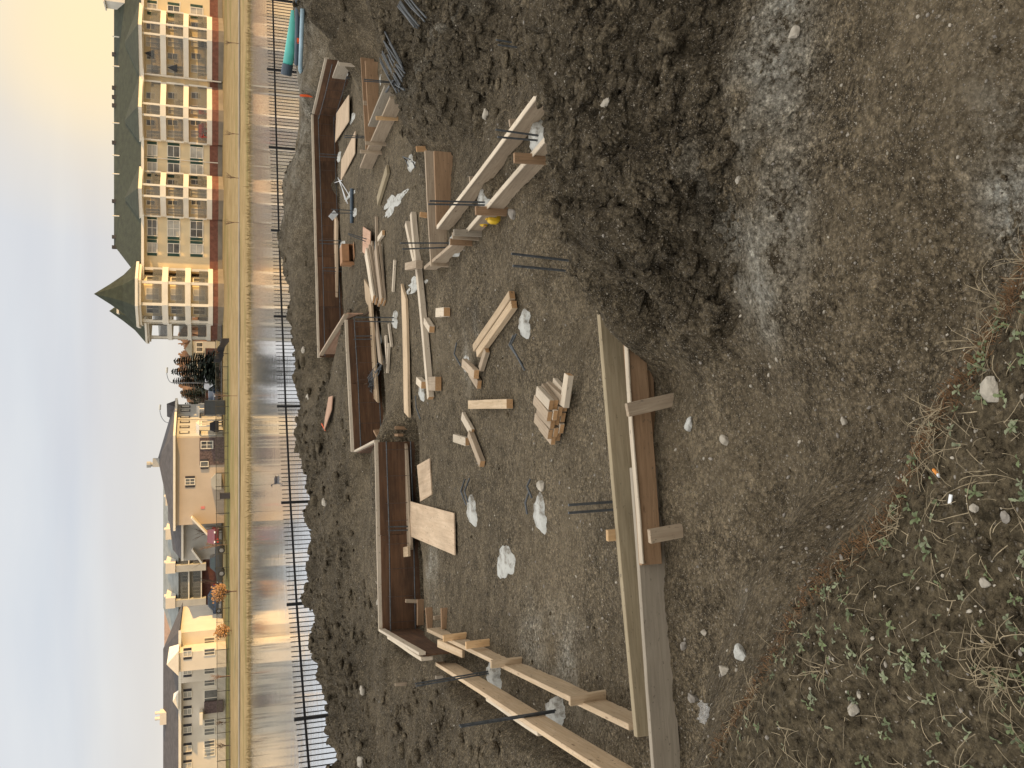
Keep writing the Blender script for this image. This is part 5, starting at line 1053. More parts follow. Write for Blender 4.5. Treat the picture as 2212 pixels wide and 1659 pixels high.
# ---------------------------------------------------------------- vehicles
MT['tyre'] = simple('tyre_rubber', (.018, .018, .018), .85, 5, .2); MT['rim'] = simple('alloy_rim', (.42, .43, .44), .35, 5, .1, metal=.7); MT['cglass'] = glass('car_glass', (.03, .05, .055))
def carpaint(nm, c):
    m, nt, b = newmat(nm); setin(b, 'Base Color', c); b.inputs['Roughness'].default_value = .32; b.inputs['Coat Weight'].default_value = .6; return m
MT['graphite'] = carpaint('graphite_paint', (.028, .033, .038)); MT['redp'] = carpaint('red_paint', (.13, .015, .022)); MT['whitep'] = carpaint('white_paint', (.60, .62, .64)); MT['navy'] = carpaint('navy_paint', (.05, .075, .12)); MT['lampred'] = glass('red_lamp', (.6, .05, .03)); MT['lampw'] = glass('white_lamp', (.8, .8, .75))
def car(name, x, y, z, ang, L, H, Wd, prof, glassp, paint, wheels, label, cat, wr=.40):
    """prof: side outline (front at -x), fractions of length and height"""
    o = empty(name, (x, y, z), label, cat); R = Matrix.Rotation(ang, 3, 'Z'); T = lambda px, py, pz: Vector((x, y, z))+R @ Vector((px, py, pz))
    def ext(poly, y0, y1, ins=0):
        mb = MB(); n = len(poly); vs = []
        for k, yy in enumerate((y0, y0*.0+y0, y1)): pass
        for yy in (y0, y1): vs += [T((px-.5)*L, yy*(1-.16*max(0, (pz-.55))/.45), pz*H) for px, pz in poly]
        mb.add(vs, [tuple(range(n)), tuple(range(n, 2*n))[::-1]]+[(i, n+i, n+(i+1) % n, (i+1) % n) for i in range(n)]); return mb
    b = ext(prof, -Wd/2, Wd/2).build('body', MT[paint], o)
    for g_ in glassp: ext(g_, -Wd/2-.012, Wd/2+.012).build('window', MT['cglass'], o)
    for wx in wheels:
        for sy in (-1, 1):
            c_ = ((wx-.5)*L, sy*(Wd/2-.11), wr); w_ = MB().tube([T(c_[0], c_[1]-.12, wr), T(c_[0], c_[1]+.12, wr)], wr, 18).build('wheel', MT['tyre'], o); MB().tube([T(c_[0], c_[1]-.135, wr), T(c_[0], c_[1]+.135, wr)], wr*.58, 10).build('rim', MT['rim'], w_)
    MB().tube([T(-L/2-.01, -Wd*.38, H*.48), T(-L/2-.01, -Wd*.25, H*.48)], .10, 8).build('headlight', MT['lampw'], o); MB().tube([T(-L/2-.01, Wd*.25, H*.48), T(-L/2-.01, Wd*.38, H*.48)], .10, 8).build('headlight', MT['lampw'], o)
    for sy in (-1, 1): p0 = T(L/2-.02, sy*(Wd/2-.08), H*.42); MB().tube([p0, p0+Vector((0, 0, H*.16))], .09, 8).build('tail_light', MT['lampred'], o)
    for sy in (-1, 1): p0 = T(-L*.16, sy*(Wd/2+.1), H*.62); MB().box(p0.x-.1, p0.x+.1, p0.y-.07, p0.y+.07, p0.z-.08, p0.z+.08).build('mirror', MT[paint], o)
    return o
Yk = 110.0; a, b = PX(487, 1253, Yk), PX(487, 1167, Yk); zt_ = PX(453, 1210, Yk).z; L = b.x-a.x; zk = ground_z(0, Yk)+.12
zk = max(zk, PX(486, 1210, Yk).z); H = zt_-zk
car('pickup_truck', (a.x+b.x)/2, Yk, zk, 0, L, H, 1.95, [(.0, .22), (.0, .46), (.03, .56), (.22, .62), (.25, .63), (.36, .97), (.42, 1.0), (.60, 1.0), (.645, .66), (1, .63), (1, .24), (.88, .2), (.86, .34), (.82, .42), (.76, .42), (.72, .34), (.70, .2), (.30, .2), (.28, .34), (.24, .42), (.18, .42), (.14, .34), (.12, .2)],
    [[(.285, .66), (.375, .94), (.455, .95), (.455, .66)], [(.47, .66), (.47, .95), (.59, .95), (.62, .66)]], 'graphite', (.21, .79), 'dark graphite pickup truck parked side on below the grey wing', 'pickup truck', .42)
sed = [(.0, .25), (.0, .5), (.04, .58), (.24, .64), (.38, .97), (.46, 1), (.7, 1), (.9, .68), (1, .64), (1, .28), (.9, .2), (.87, .36), (.83, .42), (.77, .42), (.73, .36), (.71, .2), (.29, .2), (.27, .36), (.23, .42), (.17, .42), (.13, .36), (.11, .2)]
sg = [[(.29, .66), (.40, .93), (.54, .94), (.54, .66)], [(.56, .66), (.56, .94), (.68, .94), (.82, .68)]]
p = PX(480, 1156, 113); car('red_car', p.x-.1, 113.5, -1.6, math.radians(95), 4.4, 1.75, 1.85, sed, sg, 'redp', (.2, .8), 'dark red car seen end on behind the tail of the pickup', 'car', .34)
van = [(.0, .2), (.0, .45), (.05, .52), (.16, .62), (.26, .96), (.32, 1), (.98, 1), (1, .95), (1, .2), (.9, .14), (.88, .26), (.84, .32), (.78, .32), (.74, .26), (.72, .14), (.28, .14), (.26, .26), (.22, .32), (.16, .32), (.12, .26), (.10, .14)]
p = PX(470, 822, 122); car('white_van', p.x, 131, -1.62, math.radians(66), 4.5, 2.2, 1.85, van, [[(.19, .62), (.28, .92), (.42, .93), (.42, .62)], [(.46, .62), (.46, .93), (.93, .93), (.93, .62)]], 'whitep', (.19, .81), 'white van parked at the foot of the lamp post by the conifers', 'van', .36)
p = PX(470, 845, 124); car('navy_car', p.x-.6, 126, -1.62, math.radians(75), 4.3, 1.6, 1.8, sed, sg, 'navy', (.2, .8), 'dark blue car parked between the white van and the bin enclosure', 'car', .33)
p = PX(470, 858, 126); car('silver_car', p.x-.4, 129, -1.62, math.radians(80), 4.2, 1.6, 1.8, sed, sg, 'rim', (.2, .8), 'silver car half hidden behind the bin enclosure', 'car', .33)
p = PX(470, 1312, 118); car('navy_car', p.x, 121, -1.62, math.radians(20), 4.3, 1.7, 1.8, sed, sg, 'navy', (.2, .8), 'dark car beside the right end of the cream house', 'car', .33)
# ---------------------------------------------------------------- lamp posts
def lamp(pole_y, xtop, head, Y, label):
    a = PX(455, pole_y, Y); t_ = PX(xtop, pole_y, Y); h = PX(head[0], head[1], Y); o = empty('street_lamp', (a.x, Y, zb), label, 'street lamp', 'street lamps beyond the pond')
    P = [Vector((a.x, Y, zb)), Vector((a.x, Y, t_.z))]; MB().tube(P, .11, 8, r2=.07).build('pole', MT['rim'], o)
    c_ = [Vector((a.x+(h.x-a.x)*(1-math.cos(u*math.pi/2)), Y, t_.z+(h.z-t_.z)*math.sin(u*math.pi/2))) for u in [i/8 for i in range(9)]]; MB().tube(c_, .06, 6).build('arm', MT['rim'], o)
    s_ = 1 if h.x > a.x else -1; MB().tube([h-Vector((.15*s_, 0, 0)), h+Vector((.6*s_, 0, -.05))], .14, 8).build('lamp_head', MT['trim'], o)
lamp(827, 372, (360, 803), 128, 'grey lamp post rising beside the leftmost conifer, arm bent to the right')
lamp(912, 364, (345, 883), 131, 'tallest grey lamp post, arm curving over the peach house roof'); lamp(877, 374, (363, 888), 138, 'lamp post at the right end of the peach house with its arm bent left')
# ---------------------------------------------------------------- trees
MT['bark'] = simple('bark', (.10, .07, .05), .95, 4, .3); MT['needle'] = simple('dark_needles', (.022, .034, .020), .8, 2.5, .5); MT['twig'] = simple('bare_twigs', (.13, .085, .06), .9, 1.5, .35); MT['ochre'] = simple('ochre_leaves', (.36, .20, .085), .8, 2.5, .35); MT['hillw'] = simple('far_bare_wood', (.24, .145, .09), .95, .5, .4)
def conifer(xt, yt, Y, hw, label, nm='spruce'):
    t_ = PX(xt, yt, Y); H = t_.z-zb; o = empty(nm, (t_.x, Y, zb), label, 'tree', 'conifers beyond the pond'); MB().tube([(t_.x, Y, zb), (t_.x, Y, t_.z-.2)], .16, 7, r2=.03).build('trunk', MT['bark'], o); mb = MB(); R_ = random.Random(int(yt))
    lv = int(H/.33)
    for i in range(lv):
        u = i/lv; z = zb+.7+(H-.8)*u; rad = hw*(1-u)**.95*R_.uniform(.75, 1.15)+.10; nb = max(7, int(24*(1-u)+6))
        for k in range(nb):
            a = R_.random()*6.283; r_ = rad*R_.uniform(.7, 1.12); d = Vector((math.cos(a), math.sin(a), 0)); s_ = Vector((-d.y, d.x, 0)); c0 = Vector((t_.x, Y, z))
            dr = -.22*r_+R_.uniform(-.1, .15)
            for q in range(4):
                f0, f1 = q/4, (q+1)/4+.12; w = .27*(1-f0*.55)+.06
                p0 = c0+d*r_*f0+Vector((0, 0, dr*f0*f0)); p1 = c0+d*r_*f1+Vector((0, 0, dr*f1*f1+.10)); 
                for sg_ in (-1, 1): mb.add([p0, p1, p0+s_*sg_*w*1.6+d*.16+Vector((0, 0, -.14))], [(0, 1, 2)])
    mb.build('crown', MT['needle'], o)
conifer(371, 780, 130, 1.9, 'dark spruce tree, right one of the clump by the lamp post'); conifer(366, 803, 127, 2.3, 'dark spruce tree, tallest in the middle of the clump by the lamp post'); conifer(369, 823, 132, 2.1, 'dark spruce tree, left one of the clump beside the grey lamp post')
conifer(388, 868-13, 165, 2.2, 'small distant spruce left of the lamp post clump', 'spruce'); conifer(396, 874, 170, 2.0, 'small distant spruce against the corner of the peach house'); conifer(386, 848, 172, 2.4, 'distant spruce just left of the lamp post clump')
def bare(x0, y0, xt, Y, sp, label, m='twig', nm='bare_tree', lv=3, r0=.06, leafy=None, n0=5):
    b_ = PX(x0, y0, Y); b_.z = min(b_.z, ground_z(b_.x, Y)+.05) if Y < 117 else zb; t_ = PX(xt, y0, Y); H = t_.z-b_.z; o = empty(nm, b_, label, 'tree', 'bare saplings on the far bank' if leafy is None else 'ochre shrubs on the far bank'); R_ = random.Random(int(y0*7+Y)); mb = MB(); tips = []
    def grow(p, d, L, r, k):
        q = p+d*L; mid = p.lerp(q, .5)+Vector((R_.uniform(-.04, .04), R_.uniform(-.04, .04), 0))*L; mb.tube([p, mid, q], r, 4, r2=r*.6)
        if k == 0: tips.append(q); return
        for _ in range(3): 
            dd = (d+Vector((R_.uniform(-1, 1), R_.uniform(-1, 1), R_.uniform(-.15, .6)))*sp).normalized(); grow(p.lerp(q, R_.uniform(.45, 1)), dd, L*R_.uniform(.55, .8), r*.55, k-1)
    MB().tube([b_-Vector((0, 0, .2)), b_+Vector((0, 0, H*.35))], r0, 6, r2=r0*.8).build('trunk', MT[m], o)
    for _ in range(n0): grow(b_+Vector((0, 0, H*R_.uniform(.15, .38))), Vector((R_.uniform(-.5, .5)*sp, R_.uniform(-.5, .5)*sp, 1)).normalized(), H*.33, r0*.55, lv-1)
    mb.build('crown', MT[m], o)
    if leafy:
        lb_ = MB()
        for tq in tips:
            for _ in range(8):
                c_ = tq+Vector((R_.gauss(0, .22), R_.gauss(0, .22), R_.gauss(0, .25))); a = Vector((R_.uniform(-1, 1), R_.uniform(-1, 1), R_.uniform(-1, 1))).normalized()*.13; q = a.orthogonal().normalized()*.09; lb_.add([c_-a, c_+q, c_+a, c_-q], [(0, 1, 2, 3)])
        lb_.build('foliage', MT[leafy], o)
for x0, y0, xt, Y, lb in ((516, 94, 480, 93, 'bare sapling on the bank below the rightmost balcony bay'), (517, 290, 481, 93, 'bare sapling on the bank below the left end of the second bay'), (519, 385, 480, 93, 'bare sapling on the bank below the right edge of the third bay'), (520, 481, 476, 93, 'bare sapling on the bank just left of the third bay'), (515, 855, 455, 96, 'thin bare sapling on the bank before the parked cars')):
    bare(x0, y0, xt, Y, .5, lb, r0=.035)
bare(478, 863, 410, 128, .55, 'bare tree before the pale wall left of the conifers', r0=.08); bare(478, 880, 412, 128, .5, 'bare tree at the right corner of the bin enclosure', r0=.08)
bare(486, 1177, 425, 109, .5, 'reddish bare tree before the middle of the pickup truck', m='hillw', r0=.05); bare(480, 1150, 410, 117, .5, 'grey bare tree between the red car and the grey wing', r0=.06); bare(482, 1255, 425, 118, .55, 'bare tree before the brick base of the grey terrace', r0=.06); bare(482, 1205, 395, 121, .6, 'tall bare tree at the left end of the grey wing', r0=.08)
bare(508, 1277, 459, 96, .75, 'rounded ochre shrub on the bank left of the pickup truck', m='twig', nm='ochre_shrub', leafy='ochre', lv=3, r0=.07, n0=9); bare(498, 1362, 470, 103, .8, 'low ochre shrub before the sunlit bay of the cream house', m='twig', nm='ochre_shrub', leafy='ochre', lv=3, r0=.05, n0=7); bare(492, 1460, 452, 104, .45, 'narrow reddish bare shrub before the cream house', m='hillw', nm='bare_shrub', r0=.04, n0=6)
bare(490, 1560, 462, 106, .7, 'dark leafless shrub before the cream house windows, left of its porch', m='twig', nm='bare_shrub', r0=.05, n0=8); bare(490, 1610, 464, 106, .7, 'dark leafless shrub before the leftmost cream house windows', m='twig', nm='bare_shrub', r0=.05, n0=8)
# distant bare wood and small houses behind the conifers
R_ = random.Random(3); mb = MB()
for k in range(900):
    y = R_.uniform(690, 880); Y = R_.uniform(215, 260); top = 392+ (10 if y > 835 else 0)+R_.uniform(-6, 14)+8*math.sin(y*.11); p = PX(top, y, Y); h = R_.uniform(1.2, 3); a = R_.uniform(-.5, .5)
    z0 = zb+R_.random()*max(.5, (p.z-zb-2)); mb.bar((p.x, Y, z0), (p.x+a*h, Y+R_.uniform(-1, 1), min(p.z, z0+h*1.6)), R_.uniform(.25, .8), R_.uniform(.25, .8), up=(0, 1, 0))
tag(mb.build('bare_wood', MT['hillw'], loc=(-5, 235, zb)), 'band of far bare brown trees on the skyline between the turrets and the peach house', 'woodland', kind='stuff')
for yr, yl, xr_, xe, Y, wm, lb in ((772, 812, 404, 418, 190, 'creamw', 'far cream house behind the conifers'), (737, 772, 400, 415, 200, 'greyw', 'far grey roofed house beside the turrets'), (835, 874, 418, 430, 185, 'greyw', 'far low white building left of the conifers')):
    a, b = PX(xe, yl, Y), PX(xr_, yr, Y); o = empty('far_house', (a.x, Y, zb), lb, 'house', 'far houses behind the conifers'); MB().box(a.x, b.x, Y, Y+9, zb, a.z).build('wall', MT[wm], o); mx = (a.x+b.x)/2
    MB().add([(a.x-.5, Y-.6, a.z), (b.x+.5, Y-.6, a.z), (b.x+.5, Y+9.6, a.z), (a.x-.5, Y+9.6, a.z), (mx, Y-.6, b.z), (mx, Y+9.6, b.z)], [(0, 1, 4), (1, 2, 5, 4), (2, 3, 5), (3, 0, 4, 5), (0, 3, 2, 1)]).build('roof', MT['shingleg'], o)
    for k in range(3): x_ = a.x+(b.x-a.x)*(.2+.3*k); w_ = MB().box(x_-.5, x_+.5, Y-.06, Y, a.z-2.2, a.z-.8).build('window', MT['trim'], o); MB().box(x_-.4, x_+.4, Y-.09, Y-.05, a.z-2.1, a.z-.9).build('pane', MT['pane'], w_)
a, b = PX(466, 865, 140), PX(443, 752, 140); o = empty('brick_wall', (a.x, 140, zb), 'low red brick wall behind the parked cars and conifers', 'wall'); MB().box(a.x, b.x, 140, 140.4, zb-.2, b.z-.12).build('bricks', MT['brick'], o); MB().box(a.x, b.x, 139.92, 140.48, b.z-.115, b.z).build('coping', MT['pathc'], o)
# dry reeds along the far waterline
R_ = random.Random(5); mb = MB()
for k in range(5200):
    Y = 79.6+3.2*R_.random()+1.2*math.sin(k*.013); X = R_.uniform(-46, 50); h = R_.uniform(.12, .36)*(1 if R_.random() < .93 else 1.6); z0 = ground_z(X, Y); a = R_.uniform(-.2, .2); w = R_.uniform(.02, .05)
    mb.add([(X-w, Y, z0-.05), (X+w, Y, z0-.05), (X+a+.01, Y+R_.uniform(-.15, .15), z0+h+max(0, -3.6-z0))], [(0, 1, 2)])
MT['reed'] = simple('dry_reeds', (.135, .105, .048), .9, .3, .5); tag(mb.build('reeds', MT['reed'], loc=(0, 81, -3.6)), 'dry reeds and grass fringing the far edge of the pond', 'reeds', kind='stuff')
# ducks on the pond
def duck(x, y, m, label, ang):
    p = bp(x, y, WZ); o = empty('duck', p, label, 'duck', 'ducks on the pond'); R = Matrix.Rotation(ang, 3, 'Z'); me = bmesh.new()
    vs = []; n = 12; pr_ = [(-.30, .02, .16), (-.24, .07, .13), (-.10, .125, .11), (.05, .13, .10), (.17, .085, .13), (.215, .05, .21), (.22, .045, .29), (.25, .055, .34), (.30, .045, .345), (.345, .022, .33), (.41, .018, .315), (.42, .004, .31)]
    for i, (u, r_, z) in enumerate(pr_):
        for k in range(n): a = k/n*6.283; vs.append(p+R @ Vector((u*(1), math.cos(a)*r_, z-.07+math.sin(a)*r_*.85)))
    MB().add(vs, [(i*n+k, i*n+(k+1) % n, (i+1)*n+(k+1) % n, (i+1)*n+k) for i in range(len(pr_)-1) for k in range(n)]+[tuple(range(n))[::-1]]).build('body', MT[m], o, smooth=True)
duck(598, 1038, 'shutd', 'dark duck floating on the pond, nearer the sunlit reflection', 2.8); 
# unseen building added right of the site to keep it in shade
o = empty('added_shade_building', (38, -4, -1.6), 'tall tan building with rows of windows, added out of view to shade the excavation', 'building'); MB().box(24, 60, -45, 22, -2.4, 10.5).build('wall', MT['beige'], o); MB().box(23.6, 60.4, -45.4, 22.4, 10.5, 11.0).build('parapet', MT['trim'], o)
for j in range(9):
    for k in range(3): y0 = -40+j*6.6; w_ = MB().box(23.94, 24, y0, y0+1.8, .2+k*3.3, 2.0+k*3.3).build('window', MT['trim'], o); MB().box(23.91, 23.96, y0+.12, y0+1.68, .32+k*3.3, 1.88+k*3.3).build('pane', MT['pane'], w_)
# ---------------------------------------------------------------- clods, gravel, stones
def ico(sub):
    bm = bmesh.new(); bmesh.ops.create_icosphere(bm, subdivisions=sub, radius=1); v = np.array([x.co[:] for x in bm.verts]); f = np.array([[q.index for q in x.verts] for x in bm.faces]); bm.free(); return v, f
def lumps(var, sub, amp, sq=.7):
    v0, f = ico(sub); out = []
    for i in range(var):
        d = rng.normal(size=(7, 3)); d /= np.linalg.norm(d, axis=1)[:, None]; k = 1+amp*np.sin(v0 @ (d*rng.uniform(1.5, 5, (7, 1))).T+rng.uniform(0, 6, 7)).mean(1)*1.6
        pn = rng.normal(size=(11, 3)); pn /= np.linalg.norm(pn, axis=1)[:, None]; pd = rng.uniform(.45, .85, 11)
        for q in range(11):
            dd = (v0 @ pn[q])*k; k = np.where(dd > pd[q], k*pd[q]/np.maximum(dd, .01), k)
        k = k*(1+amp*.22*rng.normal(size=len(v0))); out.append(v0*k[:, None]*np.array([rng.uniform(1, 1.5), rng.uniform(.7, 1), sq]))
    return out, f
def scatter(name, P, R, var, f, m, sink=.25, smooth=True, attr=None):
    n = len(P); vi = rng.integers(0, len(var), n); a = rng.uniform(0, 6.283, n); V = []; FA = []; k = len(var[0])
    ca, sa = np.cos(a), np.sin(a)
    for i in range(n):
        b = var[vi[i]]*R[i]; V.append(np.stack([b[:, 0]*ca[i]-b[:, 1]*sa[i]+P[i, 0], b[:, 0]*sa[i]+b[:, 1]*ca[i]+P[i, 1], b[:, 2]+P[i, 2]+R[i]*(.5-sink)*.6], 1)); FA.append(f+i*k)
    V = np.concatenate(V); o = np_mesh(name, V, np.concatenate(FA), m, smooth)
    if attr is not None:
        for nm in ('pale', 'moist', 'humus'):
            at = o.data.attributes.new(nm, 'FLOAT', 'POINT'); at.data.foreach_set('value', np.repeat(attr.get(nm, np.zeros(n)), k).astype(np.float32))
    return o
def rand_ground(n, test, ymin=1.0, ymax=24.0, pw=1.0, xs_=1.05):
    out = []
    while len(out) < n:
        m_ = 6000; y = ymin*(ymax/ymin)**rng.uniform(0, 1, m_)**pw; x = rng.uniform(-xs_, xs_, m_)*(.5*y+.95); z, r = hfun(x, y); k = test(x, y, z, r); out += list(zip(x[k], y[k], z[k], r[k]))
    return np.array(out[:n])
Q = rand_ground(4200, lambda x, y, z, r: (r > .42+.25*rng.random(len(r))) & (y > 3.3), 3.4, 23)
rad = .009+.032*rng.random(len(Q))**5*(1+Q[:, 1]/6)+.0011*Q[:, 1]
va, fa = lumps(14, 2, .32)
tag(scatter('soil_clods', Q, rad, va, fa, MT['dirt'], attr={'moist': np.clip(Q[:, 3]*1.05, 0, 1)*rng.uniform(.45, .9, len(Q))}, sink=.45), 'loose lumps of dark clay strewn over the heaps and berms', 'soil clods', kind='stuff')
vb, fb = lumps(9, 4, .30, .62); P_ = []
while len(P_) < 120:
    x_, y_ = rng.uniform(1165, 1560), rng.uniform(-30, 740)
    if x_ < 1180+max(0, y_-200)*.30+35: continue
    q = gp(x_, y_); P_.append((q.x, q.y, q.z))
for _ in range(60): q = gp(rng.uniform(860, 1060), rng.uniform(-20, 300)); P_.append((q.x, q.y, q.z))
P_ = np.array(P_); r_ = (.030+.085*rng.random(len(P_))**2.2)*np.where(P_[:, 1] > 8, 1.15, 1)
tag(scatter('clay_lumps', P_, r_, vb, fb, MT['dirt'], attr={'moist': rng.uniform(.55, .95, len(P_))}, sink=.75), 'broken lumps of damp clay lying in the near berm and the dirt heap', 'clay lumps', kind='stuff')
Q = rand_ground(2600, lambda x, y, z, r: (r > .03), 1.2, 18)
rad = .004+.016*rng.random(len(Q))**6+.0008*Q[:, 1]
tag(scatter('soil_crumbs', Q, rad, va, fa, MT['dirt'], attr={'moist': rng.uniform(0, .4, len(Q))}, sink=.4), 'small crumbs of soil scattered over the pit floor', 'soil crumbs', kind='stuff')
v1, f1 = lumps(8, 1, .25, .6)
for nm, m_, n_, mx in (('gravel', 'stone', 2600, .012), ('gravel_grey', 'stoned', 2600, .013)):
    Q = rand_ground(n_, lambda x, y, z, r: r > -1, 1.15, 17); rad = .0022+mx*rng.random(len(Q))**6*np.clip(Q[:, 1]/3, .5, 1.2)+.0004*Q[:, 1]
    o = scatter(nm if nm == 'gravel' else 'gravel', Q, rad, v1, f1, MT[m_]); tag(o, 'pale pebbles sprinkled over all the bare soil' if nm == 'gravel' else 'grey pebbles sprinkled over all the bare soil', 'gravel', kind='stuff')
# humus crumbs on the weedy bank
def onbank(x, y): return y < np.interp(x, ex[::-1], ey[::-1])-.02
Q = rand_ground(5200, lambda x, y, z, r: onbank(x, y) & (y > .9), .9, 3.2, xs_=1.3); rad = .003+.012*rng.random(len(Q))**5
tag(scatter('humus_crumbs', Q, rad, va, fa, MT['clod'], attr={'humus': rng.uniform(.2, 1, len(Q)), 'moist': rng.uniform(0, .6, len(Q))}), 'dark crumbly topsoil on the weedy bank', 'topsoil', kind='stuff')
ST = [((2143,841),.062,'stone','large pale stone lying at the edge of the weeds'), ((2130,1258),.034,'stone','white flaky stone among the weeds in the lower bank'), ((1848,1532),.045,'stone','tan stone with a rounded orange face among the weeds'), ((1569,953),.05,'stone','pale angular stone alone on the dirt in front of the staked boards'), ((1492,917),.05,'conc','bluish white mortar lump near the staked board'), ((1825,910),.035,'stone','pale clump of stone in the middle of the open dirt'),
      ((1524,1366),.035,'stone','oblong pale stone left of the chalky streak'), ((1480,1395),.035,'stoned','grey stone beside the near grey board'), ((1568,1448),.045,'stone','flat tan stone below the chalky streak'), ((1500,1508),.05,'stoned','grey white stone at the foot of the weedy bank'), ((1605,1410),.06,'conc','long chalky lump on the slope below the bank'), ((1172,1048),.07,'stone','tan stone beside the pile top caked in soil'), ((1719,70),.05,'stone','tan half round stone at the upper right of the dirt'), ((1597,391),.035,'stone','cream stone at the foot of the clay berm'), ((1312,222),.05,'stone','pale stone stuck in the face of the clay berm'), ((1053,247),.07,'stone','cream stone in the gully behind the clay berm'), ((1110,461),.06,'stoned','grey stone beside the larger yellow jug'), ((2175,1118),.035,'stoned','grey pitted stone among the weeds near the photographer'), ((2108,1098),.025,'stone','small cream stone near the white scrap'), ((1858,1500),.022,'stone','small pale stone beside the tan one in the weeds'),
      ((704,1085),.10,'stone','tan boulder high on the left spoil berm'), ((820,1300),.07,'stone','pale stone above the left end of the nearest wall form'), ((788,1490),.09,'stone','pale stone on the left slope behind the outer tan board'), ((786,1645),.13,'stone','large pale stone at the left end of the slope'), ((668,858),.10,'stone','white stone on the spoil berm above the middle wall form'), ((657,755),.09,'stone','pale stone at the corner of the farthest wall form')]
for c_, r_, m_, lb in ST:
    q = gp(*c_); r_ = r_*(.40 if q.y < 2.6 else .62 if q.y < 4.5 else .8); bm = bmesh.new(); bmesh.ops.create_icosphere(bm, subdivisions=3, radius=r_); ph = [random.uniform(0, 6) for _ in range(6)]; pl = [(Vector((random.gauss(0, 1), random.gauss(0, 1), random.gauss(0, 1))).normalized(), random.uniform(.55, .85)) for _ in range(9)]
    for v in bm.verts:
        n_ = v.co.normalized(); k = 1+.12*math.sin(n_.x*3+ph[0])+.12*math.sin(n_.y*4+ph[1])+.05*math.sin(n_.z*9+ph[2])+.04*math.sin(n_.x*13+ph[3])
        for pn, pd_ in pl:
            dd_ = n_.dot(pn)*k
            if dd_ > pd_: k *= pd_/dd_+.04*(1-pd_/dd_)
        v.co = n_*r_*k; v.co.z *= .75; v.co.x *= 1.15
    me = bpy.data.meshes.new('stone'); bm.to_mesh(me); bm.free(); me.materials.append(MT[m_]); o = bpy.data.objects.new('stone', me); COL.objects.link(o); o.location = q+Vector((0, 0, r_*.35)); o.rotation_euler = (random.uniform(-.3, .3), random.uniform(-.3, .3), random.uniform(0, 6)); tag(o, lb, 'stone', 'larger stones')
# ---------------------------------------------------------------- weeds and straw on the bank
wl, wp, stw = MB(), MB(), MB(); R_ = random.Random(11)
def leaf(mb, p, d, L, w, lift, curl):
    s = d.cross(Vector((0, 0, 1))).normalized(); prof = [(0, .10), (.12, .5), (.22, .35), (.34, .95), (.44, .7), (.58, 1.0), (.68, .7), (.82, .6), (1, .05)]; L_, C_, R__ = [], [], []
    for u, ww in prof:
        z = lift*L*math.sin(u*2.0)-curl*L*u*u; c_ = p+d*L*u+Vector((0, 0, z)); C_.append(c_); L_.append(c_+s*w*ww+Vector((0, 0, w*.35*ww))); R__.append(c_-s*w*ww+Vector((0, 0, w*.35*ww)))
    n = len(prof); vs = L_+C_+R__; mb.add(vs, [(i, i+1, n+i+1, n+i) for i in range(n-1)]+[(n+i, n+i+1, 2*n+i+1, 2*n+i) for i in range(n-1)])
cand = []
while len(cand) < 190:
    x, y = R_.uniform(1480, 2260), R_.uniform(480, 1700); q = bp(x, y, -1.53)
    if q.y < np.interp(q.x, ex[::-1], ey[::-1])-.005:
        dens = .35+.65*(fbm(np.array([q.x]), np.array([q.y]), 4, 2, 90)[0] > -.05)
        if R_.random() < dens: cand.append(q)
for x, y in ((1785,1280),(1790,1330),(1800,1360),(1815,1385),(1760,1395),(1840,1290),(1780,1268),(1772,1372),(1850,1300),(2068,800),(2085,780),(2090,665),(1812,1265)): cand.append(bp(x, y, -1.54))
for q in cand:
    q.z = hz(q.x, q.y)+.004; k = R_.randint(2, 5); mb = wl if R_.random() < .6 else wp; a0 = R_.random()*6.283; sc = R_.uniform(.34, .72)
    for i in range(k):
        a = a0+i*6.283/k+R_.uniform(-.5, .5); leaf(mb, q.copy(), Vector((math.cos(a), math.sin(a), 0)), R_.uniform(.016, .034)*sc, R_.uniform(.0045, .0085)*sc, R_.uniform(.2, .8), R_.uniform(0, .3))
tag(wl.build('weeds', MT['leaf']), 'small dark green serrated weeds sprouting over the near bank', 'weeds', kind='stuff'); tag(wp.build('weeds', MT['leafp']), 'small pale grey green weeds sprouting over the near bank', 'weeds', kind='stuff')
def straw(q, a, L, r, up, bend):
    P = []; d = Vector((math.cos(a), math.sin(a), 0)); s = Vector((-d.y, d.x, 0))
    for i in range(5): u = i/4; P.append(q+d*L*u+s*bend*L*u*u+Vector((0, 0, .004+up*L*math.sin(u*2.4))))
    stw.tube(P, r, 4, cap=False, r2=r*.45)
cnt = 0
while cnt < 420:
    x, y = R_.uniform(1480, 2300), R_.uniform(440, 1750); q = bp(x, y, -1.53); ed = np.interp(q.x, ex[::-1], ey[::-1])
    if q.y > ed+.01: continue
    near = math.exp(-((ed-q.y)/.22)**2); far = fbm(np.array([q.x]), np.array([q.y]), 3, 2, 55)[0]
    if R_.random() > .22+.7*near+.8*max(0, far): continue
    q.z = hz(q.x, q.y)+.003; straw(q, R_.random()*6.283, R_.uniform(.02, .085), R_.uniform(.0005, .0013), R_.uniform(.0, .35), R_.uniform(-.5, .5)); cnt += 1
for x, y, n in ((2070,745,16),(2095,650,10),(1990,880,14),(1985,935,14),(2000,985,8),(1800,1445,10),(2190,560,14),(1640,1500,12),(2170,1450,18),(2160,1390,18),(2190,1480,12),(1920,1140,12),(1560,1560,10),(2120,1030,10)):
    for _ in range(n): q = bp(x+R_.gauss(0, 8), y+R_.gauss(0, 8), -1.53); q.z = hz(q.x, q.y)+.002; straw(q, R_.random()*6.283, R_.uniform(.03, .10), R_.uniform(.0006, .0014), R_.uniform(.05, .8), R_.uniform(-.5, .5))
tag(stw.build('straw', MT['straw']), 'dry straw stalks and grass tufts matted over the near bank', 'dry grass', kind='stuff')
ms = MB()
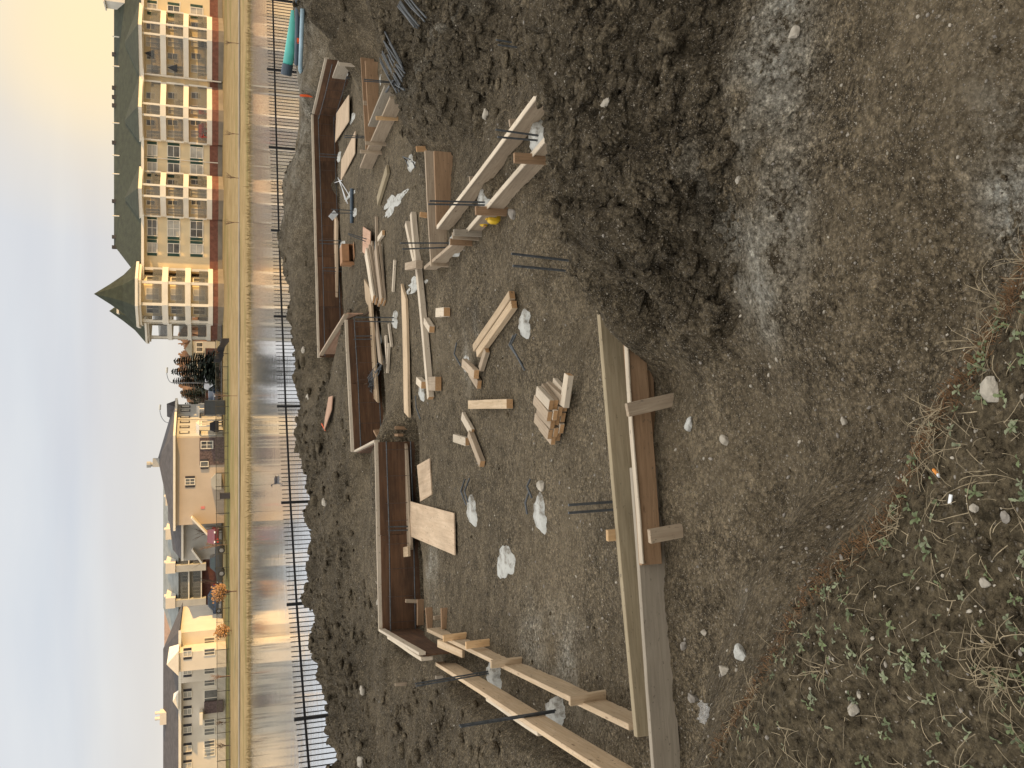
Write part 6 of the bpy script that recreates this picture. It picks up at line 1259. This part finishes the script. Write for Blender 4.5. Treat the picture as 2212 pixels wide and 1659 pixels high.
for i in range(2300):
    t_ = R_.uniform(3, len(EDGE)-2.2); k = int(t_); a, b = Vector((*EDGE[k], 0)), Vector((*EDGE[k+1], 0)); p = a.lerp(b, t_-k)+Vector((.62, .78, 0))*R_.gauss(-.005, .03); p.z = hz(p.x, p.y); d = Vector((R_.uniform(-1, 1), R_.uniform(-1, 1), R_.uniform(0, 1))).normalized()*R_.uniform(.008, .028); ms.tube([p-d*.3, p+d], .0007, 3, cap=False)
tag(ms.build('dead_moss', MT['moss']), 'reddish dead moss and roots along the broken edge of the near bank', 'moss', kind='stuff')
# litter on the bank
q = gp(2030, 1021); d = (gp(2036,1029)-gp(2022,1013)); d.normalize(); o = empty('cigarette_butt', q, 'orange tipped cigarette butt lying among the weeds', 'cigarette butt', 'litter'); u = Vector((0, 0, .010))
MB().tube([q+u-d*.013, q+u+d*.007], .0038, 10).build('filter', MT['woodo'], o); MB().tube([q+u+d*.007, q+u+d*.015], .0037, 10).build('paper', MT['white'], o); MT['woodo'] = MT['woodo']
o.children[0].data.materials[0] = simple('filter_orange', (.75, .28, .05), .8, 90, .15)
q = gp(2059, 1078); tag(MB().bar(q+Vector((.010, -.001, .007)), q+Vector((-.010, .001, .009)), .0075, .003).build('white_scrap', MT['white'], loc=q), 'small white plastic scrap left of the cigarette butt', 'scrap', 'litter')
q = gp(1530, 1540); o = empty('plastic_wrapper', q, 'crumpled clear plastic wrapper at the foot of the weedy bank', 'wrapper', 'litter'); mb = MB(); vs = []
for i in range(9):
    for j in range(7): vs.append(q+Vector(((i-4)*.012+R_.uniform(-.004, .004), (j-3)*.013+R_.uniform(-.006, .006), .010+.03*abs(math.sin(i*1.7+j*1.1))*R_.uniform(.2, 1))))
mb.add(vs, [(i*7+j, i*7+j+1, (i+1)*7+j+1, (i+1)*7+j) for i in range(8) for j in range(6)]); m, nt, b = newmat('clear_film'); setin(b, 'Base Color', (.6, .6, .58)); b.inputs['Roughness'].default_value = .15; b.inputs['Alpha'].default_value = .3; mb.build('film', m, o, smooth=True)
